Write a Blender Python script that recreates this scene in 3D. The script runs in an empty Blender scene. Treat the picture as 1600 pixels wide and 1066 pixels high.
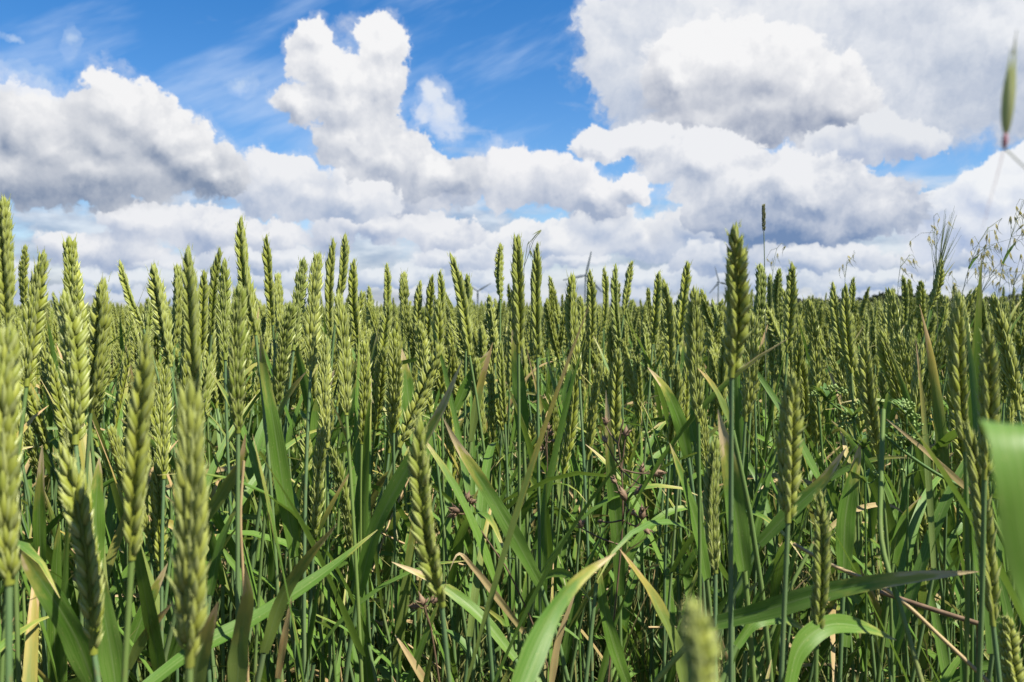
import bpy, math, random
import numpy as np
from mathutils import Vector, Matrix
random.seed(7); RNG = np.random.default_rng(7)
R = math.radians
scene = bpy.context.scene
COL = scene.collection

# ------------------------------------------------------------------ camera
CAM = np.array([0.0, 0.0, 0.80]); PITCH = R(2.19); FPX = 1333.3
cd = bpy.data.cameras.new('camera'); cam = bpy.data.objects.new('camera', cd); COL.objects.link(cam)
cam.location = CAM; cam.rotation_euler = (R(90) - PITCH, 0, 0)
cd.sensor_width = 36; cd.lens = 30; cd.clip_start = 0.01; cd.clip_end = 30000
cd.dof.use_dof = True; cd.dof.focus_distance = 0.80; cd.dof.aperture_fstop = 16
scene.camera = cam
UPV = np.array([0, math.sin(PITCH), math.cos(PITCH)]); FWD = np.array([0, math.cos(PITCH), -math.sin(PITCH)]); RGT = np.array([1., 0, 0])
def at(px, py, d):
    """photo pixel + distance in metres -> point in the place"""
    return CAM + RGT * ((px - 800) / FPX * d) + UPV * ((533 - py) / FPX * d) + FWD * d

# ------------------------------------------------------------------ light
SUN_AZ, SUN_EL = R(120), R(56)
sl = bpy.data.lights.new('sun', 'SUN'); so = bpy.data.objects.new('sun', sl); COL.objects.link(so)
sl.energy = 5.0; sl.angle = R(0.5); sl.color = (1, .945, .83)
sdir = Vector((math.sin(SUN_AZ) * math.cos(SUN_EL), math.cos(SUN_AZ) * math.cos(SUN_EL), math.sin(SUN_EL)))
so.rotation_euler = sdir.to_track_quat('Z', 'Y').to_euler()
scene.view_settings.view_transform = 'Standard'; scene.view_settings.look = 'None'
EXPO = 1.14; scene.view_settings.exposure = EXPO; scene.view_settings.gamma = 1
scene.view_settings.use_curve_mapping = False
cy = scene.cycles
cy.max_bounces = 8; cy.diffuse_bounces = 4; cy.glossy_bounces = 2; cy.transmission_bounces = 4; cy.transparent_max_bounces = 4
cy.use_denoising = True; cy.caustics_reflective = False; cy.caustics_refractive = False

# ------------------------------------------------------------------ sky with cumulus clouds
world = bpy.data.worlds.new('World'); scene.world = world; world.use_nodes = True
world.cycles.sampling_method = 'MANUAL'; world.cycles.sample_map_resolution = 512
NT = world.node_tree; NT.nodes.clear()
class NB:
    def __init__(s, t): s.t = t
    def n(s, kind, **kw):
        x = s.t.nodes.new(kind)
        for k, v in kw.items(): setattr(x, k, v)
        return x
    def put(s, sock, v):
        if isinstance(v, bpy.types.NodeSocket): s.t.links.new(v, sock)
        else: sock.default_value = v
    def m(s, op, a, b=None, c=None, clamp=False):
        x = s.n('ShaderNodeMath', operation=op, use_clamp=clamp)
        for i, v in enumerate((a, b, c)):
            if v is not None: s.put(x.inputs[i], v)
        return x.outputs[0]
    def v(s, op, a, b=None, c=None, out=0):
        x = s.n('ShaderNodeVectorMath', operation=op)
        for i, v in enumerate((a, b, c)):
            if v is not None: s.put(x.inputs[i], v)
        return x.outputs[out]
    def ss(s, x, lo, hi, a=0., b=1.):
        k = s.n('ShaderNodeMapRange', interpolation_type='SMOOTHSTEP')
        for i, v in zip(range(5), (x, lo, hi, a, b)): s.put(k.inputs[i], v)
        return k.outputs[0]
    def lin(s, x, lo, hi, a=0., b=1.):
        k = s.n('ShaderNodeMapRange')
        for i, v in zip(range(5), (x, lo, hi, a, b)): s.put(k.inputs[i], v)
        return k.outputs[0]
    def rad(s, c): return tuple(x * .5 ** EXPO for x in c)
    def mix(s, f, a, b, blend='MIX'):
        k = s.n('ShaderNodeMix', data_type='RGBA', blend_type=blend)
        s.put(k.inputs[0], f)
        for i, v in ((6, a), (7, b)):
            s.put(k.inputs[i], v if isinstance(v, bpy.types.NodeSocket) else (*v, 1) if len(v) == 3 else v)
        return k.outputs[2]
    def noise(s, vec, scale, detail=4, rough=.5, dim='2D', out=0, lac=2.0, dist=0.):
        k = s.n('ShaderNodeTexNoise', noise_dimensions=dim); s.put(k.inputs['Vector'], vec)
        k.inputs['Scale'].default_value = scale; k.inputs['Detail'].default_value = detail
        k.inputs['Roughness'].default_value = rough; k.inputs['Lacunarity'].default_value = lac; k.inputs['Distortion'].default_value = dist
        return k.outputs[out]
def sky():
    b = NB(NT)
    tc = b.n('ShaderNodeTexCoord')
    d = b.v('NORMALIZE', tc.outputs['Generated'])
    sp = b.n('ShaderNodeSeparateXYZ'); b.put(sp.inputs[0], d)
    az = b.m('ARCTAN2', sp.outputs[0], sp.outputs[1]); el = b.m('ARCSINE', sp.outputs[2])
    U = b.m('MULTIPLY', az, 13.333); V = b.m('MULTIPLY', el, 13.333)
    cx = b.n('ShaderNodeCombineXYZ'); b.put(cx.inputs[0], U); b.put(cx.inputs[1], V)
    P = cx.outputs[0]
    # clear sky
    st = b.n('ShaderNodeTexSky', sky_type='NISHITA', sun_disc=False, sun_elevation=SUN_EL, sun_rotation=SUN_AZ)
    st.air_density = 1.0; st.dust_density = 0.3; st.ozone_density = 2.2; st.altitude = 0
    hs = b.n('ShaderNodeHueSaturation'); b.put(hs.inputs['Color'], st.outputs[0])
    hs.inputs['Saturation'].default_value = 1.42; hs.inputs['Value'].default_value = SKYV
    sky_c = b.mix(1., hs.outputs[0], (1.0, .95, 1.06), 'MULTIPLY')
    # thin high veil
    vs = b.v('MULTIPLY', P, (0.35, 1.3, 0)); rot = b.n('ShaderNodeVectorRotate', rotation_type='Z_AXIS'); b.put(rot.inputs['Vector'], P); rot.inputs['Angle'].default_value = R(-24)
    vr = b.v('MULTIPLY', rot.outputs[0], (.33, 1.5, 0))
    cir = b.noise(vr, .8, 5, .55)
    sky_c = b.mix(b.ss(cir, .42, .78, 0, .62), sky_c, b.rad((.55, .70, .95)))
    # shared puff detail, sampled here and a little towards the sun
    def puff(p):
        w = b.noise(p, 1.7, 5, .55, out=1); w = b.v('SUBTRACT', w, (.5, .5, .5)); p1 = b.v('MULTIPLY_ADD', w, (.48, .48, 0), p)
        w2 = b.v('SUBTRACT', b.noise(p, 6.5, 4, .6, out=1), (.5, .5, .5)); p1 = b.v('MULTIPLY_ADD', w2, (.15, .15, 0), p1)
        k = b.n('ShaderNodeTexVoronoi', voronoi_dimensions='2D', feature='SMOOTH_F1', normalize=True)
        b.put(k.inputs['Vector'], p1); k.inputs['Scale'].default_value = 1.9; k.inputs['Detail'].default_value = 4
        k.inputs['Roughness'].default_value = .55; k.inputs['Lacunarity'].default_value = 2.2; k.inputs['Smoothness'].default_value = .5
        vo = b.m('SUBTRACT', .40, k.outputs['Distance'])
        fn = b.m('SUBTRACT', b.noise(p1, 1.7, 10, .64), .5)
        return b.m('MULTIPLY_ADD', vo, .75, b.m('MULTIPLY', fn, 1.35)), p1
    b0, W0 = puff(P)
    b1, W1 = puff(b.v('ADD', P, (.10, .16, 0)))
    s0 = b.noise(W0, .9, 3, .5); s1 = b.noise(b.v('ADD', W0, (.30, .42, 0)), .9, 3, .5)
    brel = b.m('MULTIPLY_ADD', b.m('SUBTRACT', s0, s1), 1.5, b.m('MULTIPLY', b.m('SUBTRACT', b0, b1), .75))
    fine = b.m('SUBTRACT', b.noise(P, 1.1, 6, .6), .5)
    def uv(px, py):
        x, y, z = (at(px, py, 1) - CAM); l = math.sqrt(x*x + y*y + z*z)
        return math.atan2(x, y) * 13.333, math.asin(z / l) * 13.333
    def field(p, blobs):
        q = None
        for (x, y, rx, ry) in blobs:
            u, v = uv(x, y); s = (100 / rx, 100 / ry, 0)
            e = b.v('LENGTH', b.v('MULTIPLY_ADD', p, s, (-u * s[0], -v * s[1], 0)), out=1)
            q = e if q is None else b.m('SMOOTH_MIN', q, e, .28)
        return b.m('SUBTRACT', 1, q)
    def cloud(under, blobs, ybase, ytop, lit=(.90, .91, .93), dark=(.40, .45, .56), k=.62, soft=.17, relief=.95, grad=1.0, op=1., lift=-.02, gam=.8):
        f0 = field(W0, blobs); f1 = field(W1, blobs)
        h = b.m('MULTIPLY_ADD', b0, k, f0)
        a = b.ss(h, 0.0, soft, 0, op)
        a = b.m('MAXIMUM', a, b.ss(b.m('MULTIPLY_ADD', fine, 1.1, h), -.18, .30, 0, .40 * op))      # thin torn fringe
        vb = uv(800, ybase)[1]; vt = uv(800, ytop)[1]
        # thickness seen against the light: dense flat base, bright crown
        t = b.lin(b.m('MULTIPLY_ADD', fine, .9, V), vb, vt)
        t = b.m('POWER', t, gam)
        g = b.m('SUBTRACT', f0, f1)
        sh = b.m('MULTIPLY_ADD', b.m('MULTIPLY', brel, relief), 1., t)
        sh = b.m('MULTIPLY_ADD', g, grad, sh)
        sh = b.m('ADD', sh, lift)
        edge = b.ss(h, 0.0, .4, .15, 0)          # thin edges let the light through
        sh = b.m('ADD', sh, edge)
        c = b.mix(b.lin(sh, -.55, 1.08), b.rad((dark[0] * 1.02, dark[1] * 1.07, dark[2] * 1.15)), b.rad(tuple(min(.93, x * 1.02) for x in lit)))
        return b.mix(a, under, c)
    # far decks low over the horizon
    Pd = b.v('MULTIPLY', P, (.55, 1.9, 0))
    n1 = b.noise(Pd, 1.0, 7, .55); n1w = b.noise(b.v('ADD', Pd, (5.2, 1.7, 0)), .55, 3, .5)
    cov = b.lin(V, .35, 3.0, .20, -.25)
    hd = b.m('ADD', b.m('ADD', b.m('MULTIPLY', n1, .75), b.m('MULTIPLY', n1w, .25)), cov)
    n2 = b.noise(b.v('ADD', Pd, (.05, .32, 0)), 1.0, 7, .55)
    rel = b.m('MULTIPLY', b.m('SUBTRACT', n1, n2), 3.2)
    tone = b.m('ADD', b.m('MULTIPLY', b.m('SUBTRACT', n1w, .5), 1.5), b.m('ADD', rel, .45))
    deck = b.mix(b.ss(tone, -.1, 1.15), b.rad((.30, .38, .54)), b.rad((.76, .80, .86)))
    c = b.mix(b.ss(hd, .40, .62, 0, .8), sky_c, deck)
    for args in CLOUDS: c = cloud(c, *args[0], **args[1])
    # below the horizon
    c = b.mix(b.ss(V, -.15, 0.02), (.10, .12, .06), c)
    bg = b.n('ShaderNodeBackground'); b.put(bg.inputs[0], c); bg.inputs[1].default_value = .10 * 10
    o = b.n('ShaderNodeOutputWorld'); b.put(o.inputs[0], bg.outputs[0])
SKYV = 0.064          # Nishita radiance is scaled by 0.1, the clouds are given at their own radiance
D = dict
_cr = random.Random(11)
def heaps(yb, hh, ww, gapw, x0=-700, x1=2300):
    """a far row of small cumulus standing on one base line"""
    out, x = [], x0
    while x < x1:
        w = ww * _cr.uniform(.6, 1.5); h = hh * _cr.uniform(.6, 1.25)
        out.append((x, yb - h * .35, w * .6, h * .62)); out.append((x + w * _cr.uniform(-.25, .25), yb - h * .75, w * .34, h * .5))
        x += w * _cr.uniform(.85, 1.3) + (gapw if _cr.random() < .35 else 0)
    return out
CLOUDS = [
  # far rows low over the horizon
  ((heaps(470, 20, 110, 60), 476, 440), D(lit=(.70,.75,.83), dark=(.36,.45,.60), relief=.5, k=.5, soft=.3, op=.85)),
  ((heaps(446, 30, 120, 90), 452, 408), D(lit=(.78,.82,.87), dark=(.34,.42,.56), relief=.7, k=.55, soft=.25, op=.92)),
  ((heaps(418, 40, 140, 120), 428, 368), D(lit=(.82,.84,.88), dark=(.34,.41,.54), relief=.8, k=.6, soft=.2, op=.95)),
  # low mid-distance heaps
  (([(230,345,65,30),(330,355,85,36),(420,365,55,28),(160,390,90,28),(520,370,40,32),(600,350,90,30),(690,365,80,30)], 405, 310), D(lit=(.84,.85,.88), dark=(.36,.42,.54), k=.7)),
  (([(1090,352,52,34),(1010,370,70,36),(940,345,55,30),(860,375,100,34),(1160,385,50,30)], 420, 312), D(lit=(.86,.87,.89), dark=(.36,.43,.56), k=.7)),
  # grey sheet top right
  (([(1330,60,190,120),(1520,60,200,150),(1450,150,190,75),(1180,40,150,80),(1580,150,140,72)], 262, -20), D(lit=(.82,.84,.88), dark=(.33,.39,.50), relief=.95, lift=-.06, k=.55, soft=.5, grad=.3, gam=.9)),
  # big bright back cloud, top right of the blue
  (([(950,80,70,62),(1010,130,85,75),(985,40,75,60),(1060,50,120,85),(1040,190,70,50),(1180,30,140,70)], 240, -60), D(lit=(.80,.82,.86), dark=(.38,.44,.55), soft=.26)),
  # front bright cumulus top right
  (([(1060,120,62,62),(1130,105,90,75),(1200,110,90,72),(1255,140,90,68),(1310,170,62,50),(1190,175,140,52),(1110,190,90,45)], 240, 60), D(lit=(.90,.90,.91), dark=(.18,.23,.34), gam=.8, relief=.58)),
  # far right low heaps
  (([(1470,325,45,30),(1560,310,60,42),(1610,290,70,60),(1500,350,90,45),(1600,350,90,60)], 440, 235), D(lit=(.86,.88,.92), dark=(.40,.47,.62))),
  (([(1370,212,55,32),(1425,225,50,26),(1330,225,60,30)], 285, 180), D(lit=(.78,.80,.84), dark=(.42,.47,.58))),
  # right middle long cloud with a blue-grey base
  (([(940,228,50,26),(1020,222,70,32),(1090,250,95,50),(1180,290,125,60),(1270,310,125,60),(1360,325,85,46),(1240,345,170,38)], 385, 225), D(lit=(.84,.85,.88), dark=(.17,.25,.40), gam=1.15)),
  # centre: long heap, then the tower
  (([(700,285,90,44),(790,275,80,48),(860,280,75,46),(930,310,65,34),(985,300,34,24),(640,300,90,40)], 348, 220), D(lit=(.88,.88,.90), dark=(.36,.41,.51))),
  (([(487,62,34,30),(500,100,42,42),(530,125,48,45),(596,68,46,44),(585,120,55,52),(545,165,75,55),(468,165,36,30),(560,215,78,58),(610,255,85,52),(690,275,90,40)], 322, 0), D(lit=(.90,.90,.91), dark=(.28,.33,.43), gam=.68, relief=.85)),
  (([(676,158,30,34),(692,190,32,32),(660,185,20,22)], 260, 110), D(lit=(.82,.85,.90), dark=(.50,.60,.78), soft=.6, op=.85)),
  (([(440,275,60,40),(400,300,40,40),(480,300,78,45),(560,312,70,32)], 362, 225), D(lit=(.84,.85,.88), dark=(.38,.44,.55))),
  # left heap
  (([(-30,180,90,70),(30,200,75,62),(90,238,80,50),(200,175,70,54),(160,218,70,48),(265,215,64,48),(310,255,62,44),(345,275,46,30),(150,270,185,46),(20,270,120,48)], 322, 105), D(lit=(.89,.89,.90), dark=(.22,.27,.36), gam=.85, relief=.62)),
  # shreds
  (([(60,125,45,18),(20,110,36,18),(115,68,14,22),(380,130,22,14),(18,52,14,8)], 150, 50), D(lit=(.70,.80,.95), dark=(.5,.62,.85), soft=1.1, op=.5)),
]
sky()

# ------------------------------------------------------------------ materials
def material(name):
    m = bpy.data.materials.new(name); m.use_nodes = True; m.node_tree.nodes.clear(); return m, NB(m.node_tree)
def attr(b, name):
    k = b.n('ShaderNodeAttribute', attribute_name=name); return k.outputs['Fac']
def finish(b, col, rough=.5, trans=None, tf=.3, spec=.4, bump=None, normal=None):
    p = b.n('ShaderNodeBsdfPrincipled'); b.put(p.inputs['Base Color'], col if isinstance(col, bpy.types.NodeSocket) else (*col, 1))
    b.put(p.inputs['Roughness'], rough); p.inputs['Specular IOR Level'].default_value = spec
    if bump is not None:
        k = b.n('ShaderNodeBump'); k.inputs['Strength'].default_value = bump[1]; k.inputs['Distance'].default_value = bump[2]; b.put(k.inputs['Height'], bump[0]); b.put(p.inputs['Normal'], k.outputs[0])
    sh = p.outputs[0]
    if trans is not None:
        t = b.n('ShaderNodeBsdfTranslucent'); b.put(t.inputs[0], trans if isinstance(trans, bpy.types.NodeSocket) else (*trans, 1))
        mx = b.n('ShaderNodeMixShader'); mx.inputs[0].default_value = tf
        b.put(mx.inputs[1], sh); b.put(mx.inputs[2], t.outputs[0]); sh = mx.outputs[0]
    o = b.n('ShaderNodeOutputMaterial'); b.put(o.inputs[0], sh)
def oinfo(b): return b.n('ShaderNodeObjectInfo').outputs['Random']
def mat_grain():
    m, b = material('green_wheat_grain')
    t, r = attr(b, 't'), attr(b, 'r'); rnd = oinfo(b)
    g = b.mix(r, (.145, .178, .014), (.255, .278, .034))
    g = b.mix(b.m('MULTIPLY', rnd, .55), g, (.25, .27, .060))
    g = b.mix(b.m('MULTIPLY', b.ss(b.m('FRACT', b.m('MULTIPLY', rnd, 7.31)), .65, 1.), .6), g, (.085, .135, .016))
    g = b.mix(b.ss(t, .45, 1., 0, .55), g, (.35, .385, .12))
    tc = b.n('ShaderNodeTexCoord'); nz = b.noise(tc.outputs['Object'], 60, 3, .6, dim='3D')
    g = b.mix(b.ss(nz, .55, .8, 0, .4), g, (.27, .26, .06))
    kv = b.n('ShaderNodeCombineXYZ'); b.put(kv.inputs[0], b.m('MULTIPLY', attr(b, 'c'), 5.)); b.put(kv.inputs[1], t); b.put(kv.inputs[2], b.m('MULTIPLY', r, 40.))
    vn = b.noise(kv.outputs[0], 1.6, 2, .5, dim='3D'); g = b.mix(b.ss(vn, .45, .75, 0, .5), g, (.27, .31, .08))
    finish(b, g, .5, b.mix(.5, g, (.30, .34, .04)), .15, .25); return m
def mat_glume():
    m, b = material('pale_glume')
    t, r = attr(b, 't'), attr(b, 'r'); rnd = oinfo(b)
    g = b.mix(r, (.235, .27, .055), (.37, .395, .125))
    g = b.mix(b.m('MULTIPLY', rnd, .5), g, (.28, .32, .10))
    g = b.mix(b.ss(t, .3, 1., 0, .7), g, (.37, .41, .165))
    finish(b, g, .35, g, .18, .45); return m
def mat_stem():
    m, b = material('wheat_stem')
    t, r = attr(b, 't'), attr(b, 'r'); rnd = oinfo(b)
    g = b.mix(r, (.085, .150, .040), (.140, .200, .045)); g = b.mix(b.m('MULTIPLY', rnd, .6), g, (.08, .145, .085))
    tc = b.n('ShaderNodeTexCoord'); nz = b.noise(b.v('MULTIPLY', tc.outputs['Object'], (1, 1, .15)), 70, 3, .6, dim='3D')
    g = b.mix(b.ss(nz, .5, .8, 0, .5), g, (.19, .215, .08))
    g = b.mix(b.ss(t, .0, .35, .55, 0.), g, (.22, .20, .075))
    dn = b.noise(b.v('MULTIPLY', tc.outputs['Object'], (1, 1, .5)), 240, 3, .6, dim='3D'); g = b.mix(b.ss(dn, .60, .75, 0, .5), g, (.16, .13, .05))
    finish(b, g, .6, None, spec=.22); return m
def leaf_nodes(b, base, tip, dead, y0, y1):
    """blade colour: ribs along it, speckle, edge and tip drying out"""
    t, c, r = attr(b, 't'), attr(b, 'c'), attr(b, 'r'); rnd = oinfo(b)
    k = b.n('ShaderNodeCombineXYZ'); b.put(k.inputs[0], b.m('MULTIPLY', c, 9.)); b.put(k.inputs[1], b.m('MULTIPLY', t, 3.)); b.put(k.inputs[2], b.m('MULTIPLY_ADD', r, 31., b.m('MULTIPLY', rnd, 17.)))
    rib = b.noise(k.outputs[0], 1.1, 2, .5, dim='3D')
    k2 = b.n('ShaderNodeCombineXYZ'); b.put(k2.inputs[0], c); b.put(k2.inputs[1], b.m('MULTIPLY', t, 6.)); b.put(k2.inputs[2], b.m('MULTIPLY_ADD', r, 23., b.m('MULTIPLY', rnd, 11.)))
    blot = b.noise(k2.outputs[0], 1.3, 5, .6, dim='3D')
    g = b.mix(r, base[0], base[1]); g = b.mix(b.m('MULTIPLY', rnd, .5), g, base[2])
    g = b.mix(b.ss(rib, .35, .7, 0, .45), g, (.17, .24, .065))
    g = b.mix(b.ss(b.m('ABSOLUTE', c), 0.0, .12, .45, 0), g, (.19, .25, .10))
    fl = b.noise(k2.outputs[0], 9., 2, .5, dim='3D'); g = b.mix(b.ss(fl, .67, .74, 0, .6), g, (.33, .32, .11))
    e = b.m('MULTIPLY_ADD', b.m('ABSOLUTE', c), .10, t); e = b.m('MULTIPLY_ADD', b.m('SUBTRACT', blot, .5), .55, e); e = b.m('MULTIPLY_ADD', b.m('SUBTRACT', r, .5), .18, e)
    g = b.mix(b.ss(e, y0, y1, 0, .9), g, tip)
    g = b.mix(b.ss(e, y1 - .02, y1 + .10, 0, .95), g, dead)
    return g, rib
def mat_leaf(name, base, tip, dead, y0, y1, tf=.30, rough=.42):
    m, b = material(name); g, rib = leaf_nodes(b, base, tip, dead, y0, y1)
    tr = b.mix(.5, g, (.22, .34, .04), 'MIX')
    finish(b, g, rough + .06, tr, tf, .27, bump=(rib, .25, .0006)); return m
M_GRAIN, M_GLUME, M_STEM = mat_grain(), mat_glume(), mat_stem()
GREENS = ((.060, .140, .012), (.105, .200, .018), (.062, .145, .028))
M_LEAF = mat_leaf('green_blade', GREENS, (.30, .30, .07), (.46, .36, .20), .80, 1.0, tf=.24)
M_TIP = mat_leaf('green_blade_with_dry_tip', GREENS, (.30, .29, .06), (.50, .39, .22), .62, .84, tf=.26)
M_YEL = mat_leaf('yellowing_blade', ((.13, .18, .035), (.17, .20, .045), (.12, .19, .05)), (.36, .29, .07), (.48, .33, .17), .45, .82)
M_DRY = mat_leaf('dry_blade', ((.27, .165, .07), (.38, .28, .13), (.20, .11, .05)), (.38, .28, .14), (.42, .33, .19), .3, .9, tf=.25, rough=.6)
def plain(name, c1, c2, scale=20, rough=.6, trans=None, tf=.2, coord='Object', spec=.3):
    m, b = material(name); tc = b.n('ShaderNodeTexCoord'); nz = b.noise(tc.outputs[coord], scale, 4, .6, dim='3D')
    finish(b, b.mix(b.ss(nz, .3, .7), c1, c2), rough, trans, tf, spec); return m
M_STRAW = plain('dry_straw', (.38, .29, .14), (.27, .18, .09), 25)
M_TWIG = plain('dark_dry_stalk', (.09, .055, .035), (.13, .09, .05), 30)
M_SEED = plain('brown_seed_head', (.12, .075, .045), (.21, .14, .085), 90, .7)
M_OAT = plain('oat_husk', (.62, .58, .34), (.50, .45, .26), 60, .5, (.7, .66, .38), .6)
M_OATSTEM = plain('oat_stalk', (.10, .14, .07), (.16, .17, .09), 20)
M_OATGREEN = plain('green_oat_husk', (.38, .40, .21), (.48, .48, .29), 50, .4, (.66, .70, .36), .55)
M_RED = plain('reddish_awn', (.26, .10, .12), (.34, .17, .16), 30)
M_WEED = plain('weed_green', (.075, .15, .035), (.12, .20, .05), 40, .5, (.2, .3, .05), .25)
M_BUD = plain('pale_bud', (.15, .23, .05), (.22, .29, .09), 60, .5)
M_GRASS = plain('weed_grass_green', (.17, .20, .06), (.26, .24, .09), 8, .5, (.3, .3, .1), .3)
M_TURB = plain('white_steel_in_shade', (.17, .19, .22), (.15, .17, .20), .05, .45)  # white paint, with the cloud shadow on it put into the grey
M_BLADE = plain('blade_shell_in_shade', (.07, .085, .11), (.085, .10, .125), .05, .5)  # white blades seen from their shaded side; that shade is in the dark colour
M_WOOD = plain('bark', (.10, .075, .05), (.15, .12, .08), 3, .9)
M_TREE = plain('far_foliage', (.020, .030, .010), (.045, .060, .020), .4, .7)
def mat_ground():
    m, b = material('field_soil'); tc = b.n('ShaderNodeTexCoord')
    n1 = b.noise(tc.outputs['Object'], 9, 8, .65, dim='3D'); n2 = b.noise(tc.outputs['Object'], .9, 4, .5, dim='3D')
    g = b.mix(b.ss(n1, .3, .7), (.055, .038, .024), (.13, .095, .06)); g = b.mix(b.ss(n2, .5, .75, 0, .5), g, (.07, .085, .03))
    ge = b.n('ShaderNodeNewGeometry'); ln = b.v('LENGTH', ge.outputs['Position'], out=1)
    g = b.mix(b.ss(ln, 25., 120.), g, b.mix(b.ss(n2, .3, .7), (.10, .14, .045), (.15, .17, .06)))
    finish(b, g, .9, None, spec=.15, bump=(n1, .8, .03)); return m
M_GROUND = mat_ground()

# ------------------------------------------------------------------ mesh building
class MB:
    """collects pieces with the point attributes t (along), c (across), r (per piece)"""
    def __init__(s): s.V, s.F, s.T, s.C, s.Rr, s.M, s.n = [], [], [], [], [], [], 0
    def add(s, v, f, t, c, r, mi=0):
        v = np.asarray(v, float).reshape(-1, 3); f = np.asarray(f, int).reshape(-1, 4)
        s.V.append(v); s.F.append(f + s.n); s.T.append(np.broadcast_to(t, len(v))); s.C.append(np.broadcast_to(c, len(v))); s.Rr.append(np.broadcast_to(r, len(v)))
        s.M.append(np.full(len(f), mi)); s.n += len(v)
    def data(s): return [np.concatenate(x) for x in (s.V, s.F, s.T, s.C, s.Rr, s.M)]
    def add_data(s, dat, mat4=None, mi=None, r=None):
        V, F, T, Cc, Rr, M = dat
        if mat4 is not None: V = V @ mat4[:3, :3].T + mat4[:3, 3]
        s.V.append(V); s.F.append(F + s.n); s.T.append(T); s.C.append(Cc); s.Rr.append(Rr if r is None else np.full(len(V), r)); s.M.append(M if mi is None else np.full(len(F), mi)); s.n += len(V)
    def mesh(s, name, mats, smooth=True):
        V, F, T, Cc, Rr, M = s.data()
        me = bpy.data.meshes.new(name); me.vertices.add(len(V)); me.vertices.foreach_set('co', V.astype(np.float32).ravel())
        me.loops.add(F.size); me.loops.foreach_set('vertex_index', F.astype(np.int32).ravel())
        me.polygons.add(len(F)); me.polygons.foreach_set('loop_start', (np.arange(len(F)) * 4).astype(np.int32))
        me.polygons.foreach_set('material_index', M.astype(np.int32))
        for nm, a in (('t', T), ('c', Cc), ('r', Rr)):
            k = me.attributes.new(nm, 'FLOAT', 'POINT'); k.data.foreach_set('value', np.ascontiguousarray(a, np.float32))
        for m in mats: me.materials.append(m)
        me.update(calc_edges=True); me.validate()
        if smooth: me.polygons.foreach_set('use_smooth', np.ones(len(me.polygons), bool))
        return me
def link(name, me, parent=None):
    o = bpy.data.objects.new(name, me); COL.objects.link(o)
    if parent is not None: o.parent = parent
    return o
def thing(name, loc, label, cat, group=None):
    o = bpy.data.objects.new(name, None); COL.objects.link(o); o.location = loc; o.empty_display_size = .02
    o['label'] = label; o['category'] = cat
    if group: o['group'] = group
    return o
def unit(v): v = np.asarray(v, float); return v / (np.linalg.norm(v) + 1e-12)
def frame(z, phi=0., ref=(0.02, -1, 0.01)):
    z = unit(z); y = unit(np.asarray(ref, float) - z * np.dot(ref, z)); x = np.cross(y, z)
    c, s = math.cos(phi), math.sin(phi)
    return np.stack([x * c + y * s, -x * s + y * c, z], 1)
def mat4(rot, loc, sc=(1, 1, 1)):
    m = np.eye(4); m[:3, :3] = rot * np.asarray(sc)[None, :]; m[:3, 3] = loc; return m
def smooth_path(pts, n):
    p = np.asarray(pts, float)
    if len(p) == 2: return p[0] + (p[1] - p[0]) * np.linspace(0, 1, n)[:, None]
    d = np.r_[0, np.cumsum(np.linalg.norm(np.diff(p, axis=0), axis=1))]; u = np.linspace(0, d[-1], n)
    m = np.gradient(p, d, axis=0); i = np.clip(np.searchsorted(d, u, side='right') - 1, 0, len(d) - 2)
    h = (d[i+1] - d[i])[:, None]; s = ((u - d[i])[:, None]) / h
    return (2*s**3-3*s**2+1)*p[i] + (s**3-2*s**2+s)*h*m[i] + (-2*s**3+3*s**2)*p[i+1] + (s**3-s**2)*h*m[i+1]
def grid_faces(n, k, wrap):
    i = np.arange(n - 1)[:, None]; j = np.arange(k if wrap else k - 1)[None, :]
    a = i * k + j; b2 = i * k + (j + 1) % k
    return np.stack([a, b2, b2 + k, a + k], -1).reshape(-1, 4)
def tube(mb, path, rad, segs=6, mi=0, r=0.5):
    p = np.asarray(path, float); n = len(p); rad = np.broadcast_to(rad, n)
    t = np.gradient(p, axis=0); t /= np.linalg.norm(t, axis=1)[:, None] + 1e-12
    x = np.zeros_like(p); ref = np.array([0.31, -0.9, 0.2]) if abs(t[0] @ [0.31, -.9, .2]) < .85 else np.array([1., 0, 0])
    for i in range(n):
        ref = ref - t[i] * (ref @ t[i]); ref = unit(ref); x[i] = ref
    y = np.cross(t, x); a = np.arange(segs) * 2 * np.pi / segs
    v = p[:, None] + rad[:, None, None] * (np.cos(a)[None, :, None] * x[:, None] + np.sin(a)[None, :, None] * y[:, None])
    tt = np.repeat(np.linspace(0, 1, n), segs)
    mb.add(v.reshape(-1, 3), grid_faces(n, segs, True), tt, np.tile(np.cos(a), n), r, mi)
def grain_template(segs, rings):
    full = np.array([[0, .30], [.10, .72], [.24, .98], [.42, 1.], [.58, .78], [.72, .44], [.86, .15], [1., .012]])
    pr = full if rings >= 8 else np.array([[0, .4], [.22, .95], [.5, 1.], [.78, .5], [1., .02]]) if rings == 5 else np.array([[0, .4], [.4, 1.], [1., .03]])
    a = np.arange(segs) * 2 * np.pi / segs; n = len(pr)
    v = np.stack([np.outer(pr[:, 1], np.cos(a)), np.outer(pr[:, 1], np.sin(a)), np.repeat(pr[:, :1], segs, 1)], -1).reshape(-1, 3)
    v[:, 1] += .10 * np.sin(v[:, 2] * np.pi)          # belly on the outer side
    return v, grid_faces(n, segs, True), np.repeat(pr[:, 0], segs)
GT = {8: grain_template(8, 8), 5: grain_template(5, 5), 3: grain_template(4, 3)}
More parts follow.
